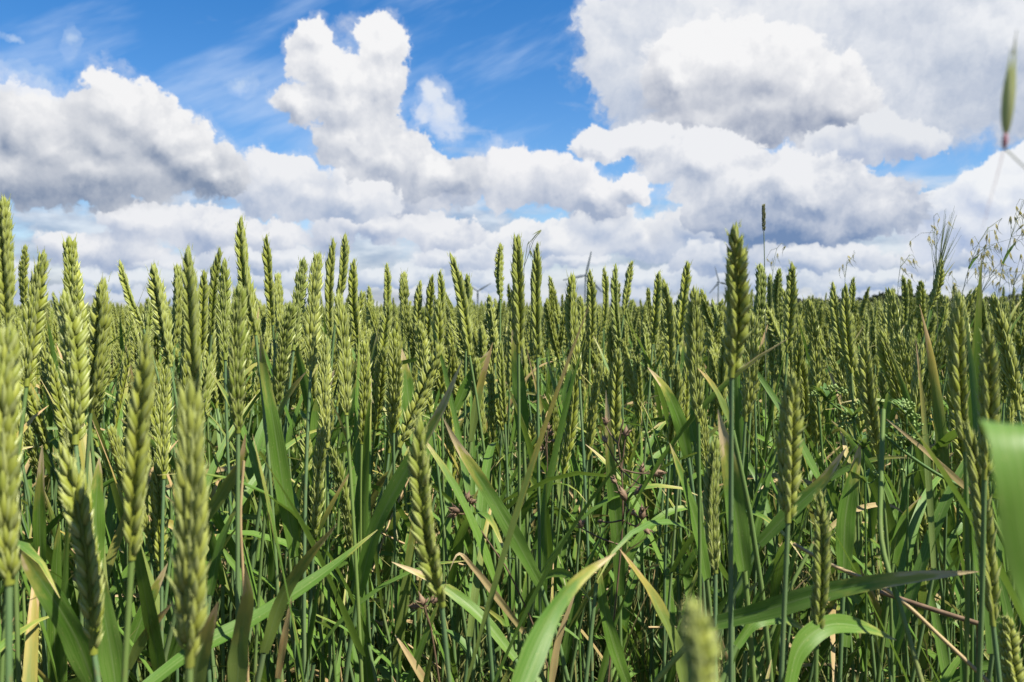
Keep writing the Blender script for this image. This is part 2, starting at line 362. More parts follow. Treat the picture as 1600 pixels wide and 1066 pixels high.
def grain(mb, base, dirv, outer, ln, w, th, tpl, mi, r):
    z = unit(dirv); y = unit(outer - z * np.dot(outer, z)); x = np.cross(y, z)
    v, f, t = GT[tpl]; m = np.stack([x * w * .5, y * th * .5, z * ln], 1)
    mb.add(v @ m.T + base, f, t, v[:, 0], r, mi)
def ear_mb(seed, detail='hi', awns=0.0):
    """one ear of unit length along +Z: two ranks of spikelets, each two glumes round two or three florets"""
    g = np.random.default_rng(seed); mb = MB()
    n = {'hi': int(g.integers(19, 22)), 'med': 18, 'lo': 11}[detail]
    tpl = {'hi': 8, 'med': 5, 'lo': 3}[detail]
    bend = g.uniform(-.22, .22); bend2 = g.uniform(-.18, .18); twist = g.uniform(-.9, .9); fat = g.uniform(.9, 1.12)
    gap = 1.0 if detail != 'lo' else 1.5
    def axis(z): return np.array([bend * (z * z - z), bend2 * (z * z - z), z])
    if detail != 'lo':
        tube(mb, [axis(z) for z in np.linspace(-.02, .93, 7)], np.linspace(.026, .018, 7), 6, 0, .3)
    for i in range(n):
        u = i / (n - 1); z0 = .015 + u * .86; s = 1 if i % 2 else -1
        size = (0.72 + .28 * min(1, u / .2)) * (1 - .25 * max(0, (u - .75) / .25)) * g.uniform(.86, 1.10) * (fat if s > 0 else 2 - fat)
        tw = twist * (u - .5); ct, st_ = math.cos(tw), math.sin(tw)
        X = np.array([ct * s, st_ * s, 0.]); Y = np.array([-st_, ct, 0.]); Z = unit(np.array([bend * (2 * z0 - 1), bend2 * (2 * z0 - 1), 1]))
        last = i == n - 1; k = 0.15 if last else 1 - .75 * max(0, (u - .80) / .20)
        base = axis(z0) + X * (.006 * k)
        def pc(tilt, splay, ln, w, th, dx, dy, dz, mi, yaw=0.):
            d = Z * math.cos(tilt) + X * math.sin(tilt) + Y * math.tan(splay)
            o = X + Y * (1.4 * np.sign(splay) * min(1, abs(splay) * 3)) if splay else X
            if last: o = Y * (1 if splay >= 0 else -1) + X * .2
            jit = g.normal(0, .055, 3)
            grain(mb, base + (X * dx + Y * dy + Z * dz) * size, d + jit, o, ln * size * g.uniform(.9, 1.1), w * size * gap ** .5 * g.uniform(.92, 1.08), th * size * gap ** .5, tpl, mi, g.random())
        tj = g.uniform(-.08, .08)
        if detail == 'lo':
            for q in (-1, 1): pc(.34 * k, .24 * q, .17, .070, .072, .010, .024 * q, 0, 0)
            continue
        for q in (-1, 1):
            sp = g.uniform(.8, 1.15)
            pc((.40 + tj) * k, .24 * q * sp, .138, .045, .054, .008, .021 * q, .010, 0)        # side florets, plump
            pc((.50 + tj) * k, .40 * q * sp, .128, .034, .024, .012, .028 * q, -.006, 1)       # glumes: paler, narrow, with a beak
            if detail == 'hi':
                pc((.34 + tj) * k, .11 * q * sp, .150, .026, .030, .016, .012 * q, .016, 1)
                pc((.58 + tj) * k, .30 * q * sp, .088, .026, .020, .016, .020 * q, -.014, 1)
        pc((.30 + tj) * k, .03 * s, .132, .042, .052, .014, 0, .038, 0)       # middle floret
        if last: pc(.0, .0, .150, .060, .055, 0, 0, .02, 0)
        # short awn tips, longest at the top of the ear
        if detail == 'hi' or u > .75:
            al = awns * g.uniform(.7, 1.1) if awns else g.uniform(.02, .055) * (.35 + 1.1 * u * u)
            for q in (-1, 1):
                if u < .5 and g.random() < .5 and not awns: continue
                d = unit(Z + X * (.22 if awns else .30) * k + Y * .22 * q); p0 = base + (X * .05 + Y * .05 * q + Z * .115) * size
                tube(mb, [p0, p0 + d * al * .55, p0 + d * al * 1.1 + X * .01 * (1 if not awns else -2)], [.0042, .0028, .0008], 3, 1, .8)
    return mb
def leaf_mb(pts, width, normal, seed=0, twist=0., fold=.25, n=16, k=5, mi=0, mb=None, base=.7, taper=2.4, r=None):
    g = np.random.default_rng(seed); p = smooth_path(pts, n); s = np.linspace(0, 1, n)
    t = np.gradient(p, axis=0); t /= np.linalg.norm(t, axis=1)[:, None] + 1e-12
    nn = np.asarray(normal, float); nn = np.broadcast_to(nn, (n, 3)) if nn.ndim == 1 else nn
    sd = np.cross(t, nn); sd /= np.linalg.norm(sd, axis=1)[:, None] + 1e-9; no = np.cross(sd, t)
    for i in range(1, n):
        if sd[i] @ sd[i-1] < 0: sd[i] *= -1; no[i] *= -1
    a = (twist * s)[:, None]; sd, no = sd * np.cos(a) + no * np.sin(a), no * np.cos(a) - sd * np.sin(a)
    w = np.minimum(1, base + (1 - base) * s / .28) * np.maximum(0.02, 1 - s ** taper) ** .85 * width * .5
    w = w * (1 + .05 * np.sin(s * g.uniform(9, 16) + g.uniform(0, 6)))
    c = np.linspace(-1, 1, k)
    wave = .10 * np.sin(s[:, None] * g.uniform(12, 20) + c[None] * 1.5 + g.uniform(0, 6)) * np.abs(c)[None]
    v = p[:, None] + sd[:, None] * (w[:, None] * c[None])[..., None] + no[:, None] * (w[:, None] * (np.abs(c)[None] * fold + wave))[..., None]
    mb = mb or MB()
    mb.add(v.reshape(-1, 3), grid_faces(n, k, False), np.repeat(s, k), np.tile(c, n), g.random() if r is None else r, mi)
    return mb
def arc_path(p0, azim, a0, droop, ln, n=9, g=None, power=1.8):
    p = [np.asarray(p0, float)]; h = np.array([math.cos(azim), math.sin(azim), 0])
    for i in range(n):
        a = a0 + droop * ((i + .5) / n) ** power
        p.append(p[-1] + (h * math.sin(a) + np.array([0, 0, 1]) * math.cos(a)) * ln / n)
    return np.array(p), h
def random_leaf(g, p0, azim, ln, width, n=14, k=5, mi=0, mb=None, kind=None):
    x = g.random()
    if kind == 'dry': a0, dr = g.uniform(.4, 1.3), g.uniform(.8, 2.3)
    elif x < .6: a0, dr = g.uniform(.12, .45), g.uniform(.05, .7)      # stiff, upright
    else: a0, dr = g.uniform(.25, .7), g.uniform(1.0, 2.1)             # arching over
    p, h = arc_path(p0, azim, a0, dr, ln)
    nn = np.array([0, 0, 1.]) - h * .8
    return leaf_mb(p, width, nn, int(g.integers(1e6)), g.uniform(-1.6, 1.6), g.uniform(.1, .4), n, k, mi, mb, taper=g.uniform(1.8, 3.2))

# ------------------------------------------------------------------ ground
def ground():
    mb = MB(); r = np.array([0, .8, 2, 4, 8, 16, 40, 100, 300, 1000, 3000, 12000.]); k = 48
    a = np.arange(k) * 2 * np.pi / k; v = np.stack([np.outer(r, np.cos(a)), np.outer(r, np.sin(a)), np.zeros((len(r), k))], -1)
    v[1:6, :, 2] += RNG.uniform(-.015, .0, (5, k))
    mb.add(v.reshape(-1, 3), grid_faces(len(r), k, True), 0, 0, 0)
    o = link('ground', mb.mesh('ground', [M_GROUND])); o['kind'] = 'structure'; o['label'] = 'brown soil and far green land under the wheat'
ground()

# ------------------------------------------------------------------ shared wheat meshes
EARS = [ear_mb(100 + i).mesh('ear', [M_GRAIN, M_GLUME]) for i in range(14)]
MEDEARS = [ear_mb(300 + i, 'med').data() for i in range(6)]
LOEARS = [ear_mb(400 + i, 'lo').data() for i in range(5)]
def set_matrix(o, m): o.matrix_local = Matrix(m.tolist())
def stem_path(eb, axis, ground_pt, n=18):
    eb = np.asarray(eb); h = eb[2]; p1 = eb - axis * h * .33; p2 = ground_pt + np.array([0, 0, h * .33]); s = np.linspace(0, 1, n)[:, None]
    return ((1-s)**3*ground_pt + 3*(1-s)**2*s*p2 + 3*(1-s)*s*s*p1 + s**3*eb)
def stem_mb(path, r0=.0021, r1=.0011, segs=7, g=None, mb=None, mi=0):
    n = len(path); rad = np.linspace(r0, r1, n)
    mb = mb or MB(); r = g.random() if g is not None else .5
    tube(mb, path, rad, segs, mi, r)
    L = np.linspace(0, 1, n)
    for f in (.52, .76):                      # joints: a collar of the sheath a little wider than the stem
        i = int(f * (n - 1)); seg = smooth_path(path[i-1:i+1], 4)
        tube(mb, seg, rad[i] * np.array([1.25, 1.35, 1.3, 1.02]), segs, mi, min(1, r + .2))
    return mb

# ------------------------------------------------------------------ wheat plants one can tell apart
# tip px, tip py, foot-of-ear px, py, ear width px, distance, turn, label
G_FRONT = 'wheat plants standing at the front of the field'
HEROES = [
 (6,303,12,505,30,.48,.2,'tall wheat plant cut by the left picture edge, its ear highest there'),
 (40,381,38,480,15,1.15,1.4,'slim distant wheat ear rising between two thick ears at far left'),
 (71,390,42,600,32,.52,1.3,'thick wheat ear leaning right with a swollen green tip, far left'),
 (108,371,128,545,34,.62,1.5,'tall broad wheat ear with ragged awn tips, left side against clouds'),
 (98,452,118,690,44,.46,1.2,'heavy blurred wheat ear just in front of the tall ragged left one'),
 (160,432,142,640,30,.56,.3,'yellowish wheat ear leaning right beside the heavy blurred left ear'),
 (188,406,224,512,16,1.05,.2,'thin wheat ear tilted strongly to the left against the sky'),
 (238,410,266,570,27,.72,.3,'dark green wheat ear next to the thin tilted one, leaning left'),
 (291,382,304,630,29,.50,.1,'long braided wheat ear with a twin behind its left shoulder'),
 (277,412,272,540,20,.85,.9,'shorter twin ear half hidden behind the long braided left one'),
 (319,418,314,560,20,.80,.2,'small wheat ear just right of the long braided ear'),
 (345,385,331,520,18,.85,.4,'wheat ear with a curved neck standing above its shorter neighbours left of centre'),
 (350,402,352,560,24,.75,1.4,'pale wheat ear in front of the curved-neck ear'),
 (376,337,399,520,24,.66,.1,'highest ear of the left half, pointed tip tilting left in front of white cloud'),
 (374,440,372,672,34,.48,1.4,'stout wheat ear below the highest left-half ear, soft in focus'),
 (230,512,206,868,44,.34,.25,'long near wheat ear leaning right with two clear rows of grain, lower left'),
 (262,570,256,745,27,.62,1.5,'pale fan-sided wheat ear behind the long near lower-left one'),
 (297,598,296,1032,58,.29,1.45,'largest blurred wheat ear on the left, speckled with white glints'),
 (17,500,14,905,62,.30,1.3,'big blurred wheat ear running along the left picture edge'),
 (92,688,146,1015,48,.36,.35,'blurred wheat ear leaning left, low in the left corner'),
 (72,950,76,1100,25,.75,1.3,'short wheat ear poking up at the bottom left'),
 (415,365,426,505,19,.82,.2,'tall slim ear right of the highest left-half ear'),
 (434,425,440,530,18,1.0,.9,'short ear hidden behind the tall slim one left of centre'),
 (475,403,459,545,24,.80,1.3,'wheat ear leaning right, first of a close pair under small white cloud'),
 (498,390,486,575,29,.62,1.5,'broad fan-sided wheat ear, second of the close pair left of centre'),
 (522,370,516,525,18,.80,.2,'left one of two tall slim ears touching at the tip'),
 (538,364,526,480,18,.90,.1,'right one of two tall slim ears touching at the tip'),
 (553,403,560,535,21,.85,.1,'neat braided ear standing alone right of the tall touching pair'),
 (456,470,434,628,29,.68,1.4,'pale ear leaning right above a bent yellow leaf'),
 (527,455,541,645,28,.60,1.4,'long pale ear below the tall touching pair, leaning left'),
 (568,530,565,690,25,.70,1.5,'pale short-grained ear under the lone braided one'),
 (614,515,615,672,28,.72,1.5,'bright fan-sided ear left of the big pale-tipped leaf'),
 (604,410,603,500,15,1.25,.2,'thin ear rising left of the centre group, dark cloud behind'),
 (631,423,638,530,19,1.1,1.3,'stubby ear with a fuzzy tip, centre left'),
 (658,438,655,540,17,1.1,.3,'small ear between the stubby one and two dark ears'),
 (675,428,668,530,16,1.1,.2,'left of two dark narrow ears left of the small turbine'),
 (687,420,690,530,16,1.05,.1,'right of two dark narrow ears left of the small turbine'),
 (704,395,733,552,22,.80,.15,'long ear tilted left just beside the distant left turbine'),
 (730,425,728,545,19,.95,.3,'upright ear crossing the long tilted ear by the left turbine'),
 (783,378,782,466,15,1.25,.8,'light ear held high on a bare stem right of the left turbine'),
 (655,500,673,642,26,.78,1.4,'pale ear tilted left over the big broad leaf'),
 (686,468,690,612,22,.80,.4,'ear in the crowd straight above the leaf with the brown tip'),
 (808,363,810,548,25,.66,.1,'tallest ear at the centre, braided and straight'),
 (839,377,840,555,22,.70,.1,'second tall ear at the centre, straight beside the tallest'),
 (859,430,872,505,13,1.5,.2,'thin ear tilting left under the middle turbine'),
 (895,428,905,590,24,.76,1.3,'ear in front of the middle turbine tower, slightly leaning'),
 (921,420,921,540,19,.95,.2,'ear touching the middle turbine tower from the right'),
 (943,416,943,510,13,1.4,.2,'narrow dark ear two places right of the middle turbine'),
 (963,412,969,540,17,1.0,.2,'slender ear left of the white-tipped one'),
 (987,406,975,490,14,1.35,.2,'ear with a white tip leaning right, centre right'),
 (1029,422,1020,535,19,1.0,.3,'ear of a close pair midway between two turbines, leaning right'),
 (1037,436,1046,585,22,.85,.3,'ear of a close pair midway between two turbines, leaning left'),
 (1075,405,1060,535,21,.90,.1,'braided ear leaning right beside the right turbine'),
 (1086,445,1091,655,31,.58,1.4,'pale plump ear left of the dark tallest ear at right'),
 (1145,347,1143,585,44,.42,.05,'dark thick braided ear, tallest on the right, hiding part of a turbine'),
 (1187,410,1180,525,23,.85,1.5,'ear between the dark thick ear and the foxtail grass'),
 (1177,488,1165,655,28,.66,1.4,'pale ear at the right foot of the dark thick ear'),
 (966,543,961,690,25,.80,.25,'ear hanging over the brown dead weed at centre'),
 (1239,408,1230,548,23,.80,.3,'highest ear right of the foxtail grass'),
 (1219,420,1220,505,17,1.2,1.3,'stubby ear left of the highest ear beyond the foxtail grass'),
 (1203,427,1203,500,13,1.5,.8,'small ear right under the foxtail grass'),
 (1262,465,1276,605,23,.85,1.4,'pale ear tilting left by the end of the dark far trees'),
 (1302,440,1321,565,18,1.0,.2,'slim left-tilted ear before the dark far trees'),
 (1333,432,1330,510,13,1.6,.2,'narrow ear standing over the far trees, right of the left-tilted one'),
 (1389,448,1402,600,23,.85,1.3,'full ear in front of the far trees, left of the bearded ear'),
 (1411,430,1412,510,14,1.5,.5,'small ear just left of the bearded ear'),
 (1439,436,1441,525,17,1.25,.3,'ear almost touching the bearded ear from its left'),
 (1499,452,1508,700,31,.47,.1,'tall plump two-rowed ear standing in front of the wild oats'),
 (1541,505,1538,745,33,.42,.05,'fat yellow-green ear with round grains near the right edge'),
 (1350,525,1372,705,28,.62,.2,'two-rowed ear leaning left above the green flowering weed'),
 (1403,520,1417,645,27,.80,1.5,'fan-sided ear leaning left behind the flowering weed'),
 (1430,530,1452,625,17,1.1,.3,'thin ear sloping left, right of the fan-sided one'),
 (1241,578,1231,812,40,.42,.3,'soft-focus ear leaning right below the row of tall right ears'),
 (1120,684,1118,892,29,.50,1.45,'pale upright ear among broad leaves, lower right of centre'),
 (1281,766,1276,988,31,.44,.15,'lone upright ear in the lower right with a bare stem'),
 (1075,932,1076,1190,62,.115,.5,'very blurred ear tip rising from the bottom edge'),
 (658,648,690,942,44,.40,.05,'plump yellow-green ear alone in the centre foreground, leaning left'),
 (503,664,491,842,27,.62,1.4,'upper ear of two pale ears hanging low left of centre'),
 (474,738,474,905,22,.62,1.4,'lower ear of two pale ears hanging low left of centre'),
 (1512,660,1551,972,33,.43,.1,'long dark ear leaning left beside the blurred broad leaf'),
 (1572,958,1592,1110,36,.45,.2,'dark ear in the bottom right corner under the blurred leaf'),
 (990,664,984,765,19,.95,.2,'small low ear just right of the brown dead weed'),
 (829,655,828,748,19,1.05,.1,'small braided ear low at centre, between tall stems'),
 (1597,632,1592,745,26,.75,.4,'ear tip at the right edge just over the blurred leaf'),
 (1176,600,1172,700,18,1.0,.8,'ear half hidden low behind the dark thick ear stem'),
 (752,505,755,600,18,1.15,.7,'ear at the foot of the small left turbine'),
]
TAKEN = []      # ground points of the plants set so far
def ground_spot(eb, axis, g):
    k = axis[:2] / max(axis[2], .3)
    return np.array([eb[0] - k[0] * .16 + g.normal(0, .012), eb[1] - k[1] * .16 + abs(g.normal(0, .02)), 0.])
def wheat_plant(eb, axis, length, wfac, phi, label, group, g, mesh, leaves=(1,), ground_pt=None):
    gp = ground_spot(eb, axis, g) if ground_pt is None else ground_pt
    t = thing('wheat_plant', gp, label, 'wheat plant', group); TAKEN.append(gp[:2])
    e = link('ear', mesh, t); set_matrix(e, mat4(frame(axis, phi), eb - gp, (length * wfac, length * wfac, length)))
    path = stem_path(eb - gp, axis, np.zeros(3))
    link('stem', stem_mb(path, .0020, .0012, g=g).mesh('stem', [M_STEM]), t)
    for f in leaves:
        i = int(f * (len(path) - 1)); k = g.random()
        m = M_LEAF if k < .74 else M_YEL if k < .9 else M_DRY
        mb = random_leaf(g, path[i], g.uniform(0, 2 * math.pi), g.uniform(.13, .22), g.uniform(.008, .0125), kind='dry' if m is M_DRY else None)
        link('leaf', mb.mesh('leaf', [m]), t)
    return t, path + gp
HERO = []
for i, (tx, ty, bx, by, w, d, phi, label) in enumerate(HEROES):
    g = np.random.default_rng(500 + i)
    eb = at(bx, by, d); tip = at(tx, ty, d - g.uniform(-.012, .012)); ax = tip - eb; L = np.linalg.norm(ax)
    wf = (w * d / FPX) / (L * .190)
    lv = (.62,) if d < .6 else (.80, .58) if g.random() < .5 else (.72,)
    if d < .42: lv = ()
    HERO.append(wheat_plant(eb, ax / L, L, wf, phi * (1 if g.random() < .5 else -1), label, G_FRONT, g, EARS[i % 14], lv))

# the packed rows behind them
def region(x):
    if x < 430: return 'one of the crowded green wheat plants left of the distant turbines'
    if x < 760: return 'one of the crowded green wheat plants around the small left turbine'
    if x < 1130: return 'one of the crowded green wheat plants between the middle and right turbines'
    return 'one of the crowded green wheat plants in front of the far trees'
G_ROWS = 'wheat plants packed in the rows behind the front ones'
N_ROWS = 300 - len(HEROES) - 32
g = np.random.default_rng(42); made = tries = 0
while made < N_ROWS and tries < 60000:
    tries += 1
    d = math.sqrt(g.uniform(.66**2, 1.30**2)); px = g.uniform(-10, 1610)
    z = np.clip(g.normal(.752, .040), .63, .85)
    py = 482 - (z - .80) / d * FPX
    if py < g.uniform(428, 452) or (600 < px < 1350 and d < .74): continue
    tip = at(px, py, d); 
    if TAKEN and min(np.hypot(a[0] - tip[0], a[1] - tip[1]) for a in TAKEN) < .034: continue
    L = g.uniform(.082, .106); lean = np.array([g.normal(-.02 + .12 * math.sin(tip[0] * 7 + 3 * tip[1]), .14), g.normal(0, .14), 1.]); ax = unit(lean)
    eb = tip - ax * L
    wheat_plant(eb, ax, L, g.uniform(.64, .88), g.uniform(0, 3.14), region(px), G_ROWS, g, EARS[int(g.integers(14))], (.84, .62) if g.random() < .6 else (.74,))
    made += 1

# ------------------------------------------------------------------ blades that stand out: each on a shoot of its own
# points px,py from foot to tip, distance at foot and tip, width px, turn, kind, label
G, Y, DR = 'G', 'Y', 'D'
BLADES = [
 ([(462,870),(446,780),(428,665),(410,560),(407,525)],.62,.58,28,.25,G,'shoot with an upright broad dark leaf in front of left-centre ears'),
 ([(424,690),(440,640),(458,608),(481,578)],.74,.72,15,.6,Y,'shoot with a short yellow brown-edged leaf under pale left ears'),
 ([(560,930),(590,820),(640,725),(690,640),(723,562)],.60,.56,30,.35,G,'shoot with the big broad leaf and brown tip, centre left'),
 ([(215,1085),(300,1020),(400,966),(500,900),(590,828)],.48,.56,30,.55,G,'shoot with a long blade sloping up right across the lower left'),
 ([(845,915),(800,832),(748,745),(712,690),(692,652)],.62,.60,26,.3,G,'shoot with a spotted blade pointing up left, right of the lone front ear'),
 ([(818,690),(812,610),(800,515)],.80,.78,24,.4,G,'shoot with an erect blade below the tallest centre ear'),
 ([(735,690),(748,610),(770,535)],.85,.83,16,.5,Y,'shoot with a pale-tipped thin blade, centre'),
 ([(712,640),(735,590),(768,545)],.9,.9,18,.3,G,'shoot with a half-folded green blade behind the brown-tipped leaf'),
 ([(1163,892),(1152,820),(1140,730),(1122,640)],.52,.52,34,.2,G,'shoot with a wide pale erect blade left of the soft-focus ear'),
 ([(1104,905),(1092,840),(1070,760),(1046,692)],.60,.58,25,.3,G,'shoot with a long blade pointing up left toward the dead weed'),
 ([(1075,715),(1062,660),(1038,606),(1012,574)],.74,.72,23,.35,G,'shoot with a blade curving up left to a fine point, right of centre'),
 ([(1144,672),(1132,640),(1113,602),(1090,575)],.55,.54,16,.5,Y,'shoot with a yellow pale-edged blade before the dark thick ear'),
 ([(796,1120),(828,1030),(862,960),(905,905),(962,864)],.30,.36,50,.45,'T','shoot with a near yellow-green leaf and dry tip at the bottom centre'),
 ([(1072,1090),(1052,1000),(1015,925),(968,858)],.52,.50,30,.45,Y,'shoot with a drooping green-gold leaf meeting the dry tip, bottom centre'),
 ([(1100,978),(1190,955),(1290,925),(1400,905),(1530,893)],.50,.44,33,.5,G,'shoot with the long level leaf and straw-coloured tip, lower right'),
 ([(1228,1095),(1250,1010),(1290,978),(1340,978),(1400,1000)],.42,.46,36,.6,G,'shoot with an arching leaf at the bottom right'),
 ([(1186,850),(1235,800),(1285,752),(1322,700)],.60,.58,25,.4,G,'shoot with a straight blade rising right beside the soft-focus ear'),
 ([(1318,895),(1322,800),(1335,735),(1345,690)],.66,.66,32,.15,G,'shoot with a dark broad upright blade behind the lone lower-right ear'),
 ([(186,1110),(172,1010),(156,920),(142,842)],.46,.44,38,.3,G,'shoot with a wide upright blade in the bottom left'),
 ([(150,1080),(120,1000),(70,915),(15,840)],.48,.46,46,.3,G,'shoot with the dark blade sloping to the left edge'),
 ([(195,1045),(220,970),(262,880)],.6,.6,24,.4,G,'shoot with a short blade right of the long near left ear'),
 ([(200,1045),(225,995),(271,940)],.56,.55,17,.6,Y,'shoot with a small yellow blade turning brown at the tip, bottom left'),
 ([(298,1110),(310,1030),(341,940)],.40,.38,36,.3,Y,'shoot with a pale pointed blade by the largest blurred ear'),
 ([(368,1100),(378,990),(388,930),(383,885)],.44,.42,34,.2,Y,'shoot with a dry-tipped blade at the bottom, left of the centre'),
 ([(318,815),(350,765),(372,728),(384,678)],.56,.54,22,.6,Y,'shoot with a curled blade and long brown tip beside the stout ear'),
 ([(328,930),(345,850),(378,775)],.62,.62,20,.4,G,'shoot with a smooth blue-green blade below the stout ear'),
 ([(66,910),(62,810),(66,695)],.62,.60,22,.2,G,'shoot with a pale upright blade at the far left'),
 ([(152,880),(150,800),(155,715)],.60,.60,28,.15,G,'shoot with a broad dull blade between two near left ears'),
 ([(412,1020),(445,925),(480,872),(527,818)],.50,.48,24,.5,Y,'shoot with an orange-tipped blade under the two low pale ears'),
 ([(434,1060),(446,990),(456,932)],.5,.5,14,.3,DR,'shoot with a pinkish dead blade at the bottom left of centre'),
 ([(820,990),(778,935),(742,890),(716,866),(702,893)],.62,.60,12,.5,DR,'shoot with a brown dead blade bent over beside the lone front ear'),
 ([(805,1030),(755,968),(690,915),(612,878)],.60,.62,21,.5,G,'shoot with a dark blade running down right under the lone front ear'),
 ([(676,1085),(645,1035),(617,992)],.60,.6,13,.4,DR,'shoot with a tan dead blade at the bottom centre'),
 ([(858,1090),(872,1000),(900,922)],.55,.55,13,.3,DR,'shoot with a purple-brown dead blade at the bottom, right of centre'),
 ([(968,930),(966,850),(955,740),(947,610)],.66,.64,22,.12,G,'shoot with a dark upright blade rising behind the dead weed'),
 ([(1150,1010),(1180,972),(1215,966),(1270,990)],.5,.52,22,.6,G,'shoot with a short arching blade, lower right'),
 ([(1560,1000),(1538,900),(1527,800),(1522,720)],.55,.55,30,.15,G,'shoot with a dark upright blade left of the blurred broad leaf'),
 ([(1395,880),(1405,830),(1440,775)],.7,.7,26,.4,G,'shoot with a dull green blade behind the level leaf'),
 ([(1270,850),(1330,800),(1390,790),(1440,830)],.75,.8,9,.5,DR,'shoot with a thin brown arching blade at the right'),
 ([(1540,790),(1490,745),(1440,700),(1385,655)],.62,.6,10,.5,DR,'shoot with a grey dead blade leaning left near the right edge'),
 ([(540,690),(552,620),(580,560)],.9,.9,18,.4,G,'shoot with a fresh blade between pale ears, left of centre'),
 ([(505,720),(500,640),(523,578)],.85,.85,30,.3,G,'shoot with a big blue-green blade behind the low pale ears'),
 ([(1085,690),(1070,610),(1068,530)],.85,.85,20,.2,G,'shoot with a dark blade right of the yellow pale-edged one'),
 ([(640,660),(636,600),(628,545)],.95,.95,22,.2,G,'shoot with a blue-green upright blade behind the big brown-tipped leaf'),
 ([(880,640),(890,590),(905,550)],1.0,1.0,14,.4,G,'shoot with a small blade below the middle turbine'),
 ([(985,1080),(960,1010),(940,930),(935,870)],.6,.6,22,.3,G,'shoot with an upright green blade at the bottom, right of centre'),
]
G_SHOOT = 'leafy wheat shoots without an ear'
for i, (pts, d0, d1, w, phi, kind, label) in enumerate(BLADES):
    g = np.random.default_rng(900 + i); dd = np.linspace(d0, d1, len(pts))
    p = np.array([at(x, y, d) for (x, y), d in zip(pts, dd)])
    t0 = unit(p[1] - p[0]); gp = np.array([p[0][0] - t0[0] * .08, p[0][1] + .02, 0])
    t = thing('wheat_shoot', gp, label, 'wheat shoot', G_SHOOT)
    low = unit(t0 * np.array([1, 1, .6]) + np.array([0, 0, .8]))
    path = stem_path(p[0] - gp, low, np.zeros(3), 14); link('stem', stem_mb(path, .0021, .0017, g=g).mesh('stem', [M_STEM]), t)
    ph = phi * (1 if g.random() < .5 else -1); nn = np.array([math.sin(ph) + .15, -math.cos(ph), .55])
    mb = leaf_mb(p - gp, w * (d0 + d1) / 2 / FPX, nn, i, g.uniform(-.35, .35), g.uniform(.12, .30), 26, 7, base=.62, taper=2.6 if kind != 'T' else 1.3)
    link('leaf', mb.mesh('leaf', [{'T': M_TIP, G: M_TIP if i % 3 else M_LEAF, Y: M_YEL, DR: M_DRY}[kind]]), t)
# the broad leaf close to the lens, folded over near its top
def near_leaf():
    gp = np.array([.17, .20, 0]); t = thing('wheat_shoot', gp, 'very blurred broad leaf close by at the right edge, folded over at the top', 'wheat shoot', G_SHOOT)
    p = np.array([at(1760, 1330, .150), at(1705, 1060, .150), at(1664, 925, .150), at(1632, 800, .149), at(1622, 710, .149), at(1620, 668, .152), at(1622, 674, .160), at(1626, 760, .172)])
    nn = np.array([[.12, -.98, .1], [.12, -.98, .1], [.12, -.98, .1], [.08, -.98, .15], [.05, -.9, .4], [0, -.1, 1], [0, .8, .6], [0, .9, .2]])
    dd = np.r_[0, np.cumsum(np.linalg.norm(np.diff(p, axis=0), axis=1))]; u = np.linspace(0, dd[-1], 44)
    mb = leaf_mb(p - gp, .0178, np.stack([np.interp(u, dd, nn[:, k]) for k in range(3)], 1), 3, 0, .05, 44, 9, base=.9, taper=12, r=.9); mb.T = [x * .55 for x in mb.T]
    link('leaf', mb.mesh('leaf', [M_LEAF]), t)
    link('stem', stem_mb(stem_path(p[0] - gp, unit(p[1] - p[0]), np.zeros(3)), .0018, .0014).mesh('stem', [M_STEM]), t)
near_leaf()

# ------------------------------------------------------------------ the mass of the crop
ALLM = [M_GRAIN, M_GLUME, M_STEM, M_LEAF, M_YEL, M_DRY]
def plant_into(mb, g, detail, x=0., y=0., tipz=.80):
    L = g.uniform(.078, .10); ax = unit([g.normal(-.02, .16), g.normal(0, .14), 1]); H = tipz - L
    eb = np.array([x + g.normal(0, .02), y + g.normal(0, .02), H]); gp = np.array([x, y, 0.])
    e = MEDEARS[int(g.integers(6))] if detail == 'med' else LOEARS[int(g.integers(5))]
    wf = g.uniform(.66, .88) * L; mb.add_data(e, mat4(frame(ax, g.uniform(0, 6.28)), eb, (wf, wf, L)), mi=None if detail == 'med' else int(g.random() < .9))
    if detail == 'far': 
        return
    path = stem_path(eb, ax, gp, 10 if detail == 'med' else 5)
    tube(mb, path, np.linspace(.002, .0012, len(path)), 5 if detail == 'med' else 3, 2, g.random())
    for f in ((.82, .62, .42) if detail == 'med' else (.8,)):
        i = int(f * (len(path) - 1)); k = g.random()
        random_leaf(g, path[i], g.uniform(0, 6.28), g.uniform(.13, .23), g.uniform(.008, .0125), 10 if detail == 'med' else 5, 3, 3 if k < .72 else 4 if k < .9 else 5, mb, 'dry' if k >= .9 else None)
SRC = bpy.data.collections.new('wheat sources')
def source(mb, mats=ALLM):
    o = bpy.data.objects.new('wheat_clump', mb.mesh('wheat_clump', mats)); SRC.objects.link(o); return o
g = np.random.default_rng(77)
NMED, NLOW, NPAT, NFAR = 12, 10, 4, 3
for i in range(NMED): mb = MB(); plant_into(mb, g, 'med', tipz=.80); source(mb)
for i in range(NLOW): mb = MB(); plant_into(mb, g, 'lo', tipz=.80); source(mb)
for i in range(NPAT):
    mb = MB()
    for j in range(110): plant_into(mb, g, 'lo' if j % 3 == 0 else 'far', g.uniform(-.6, .6), g.uniform(-.6, .6), np.clip(g.normal(.790, .030), .7, .86))
    source(mb)
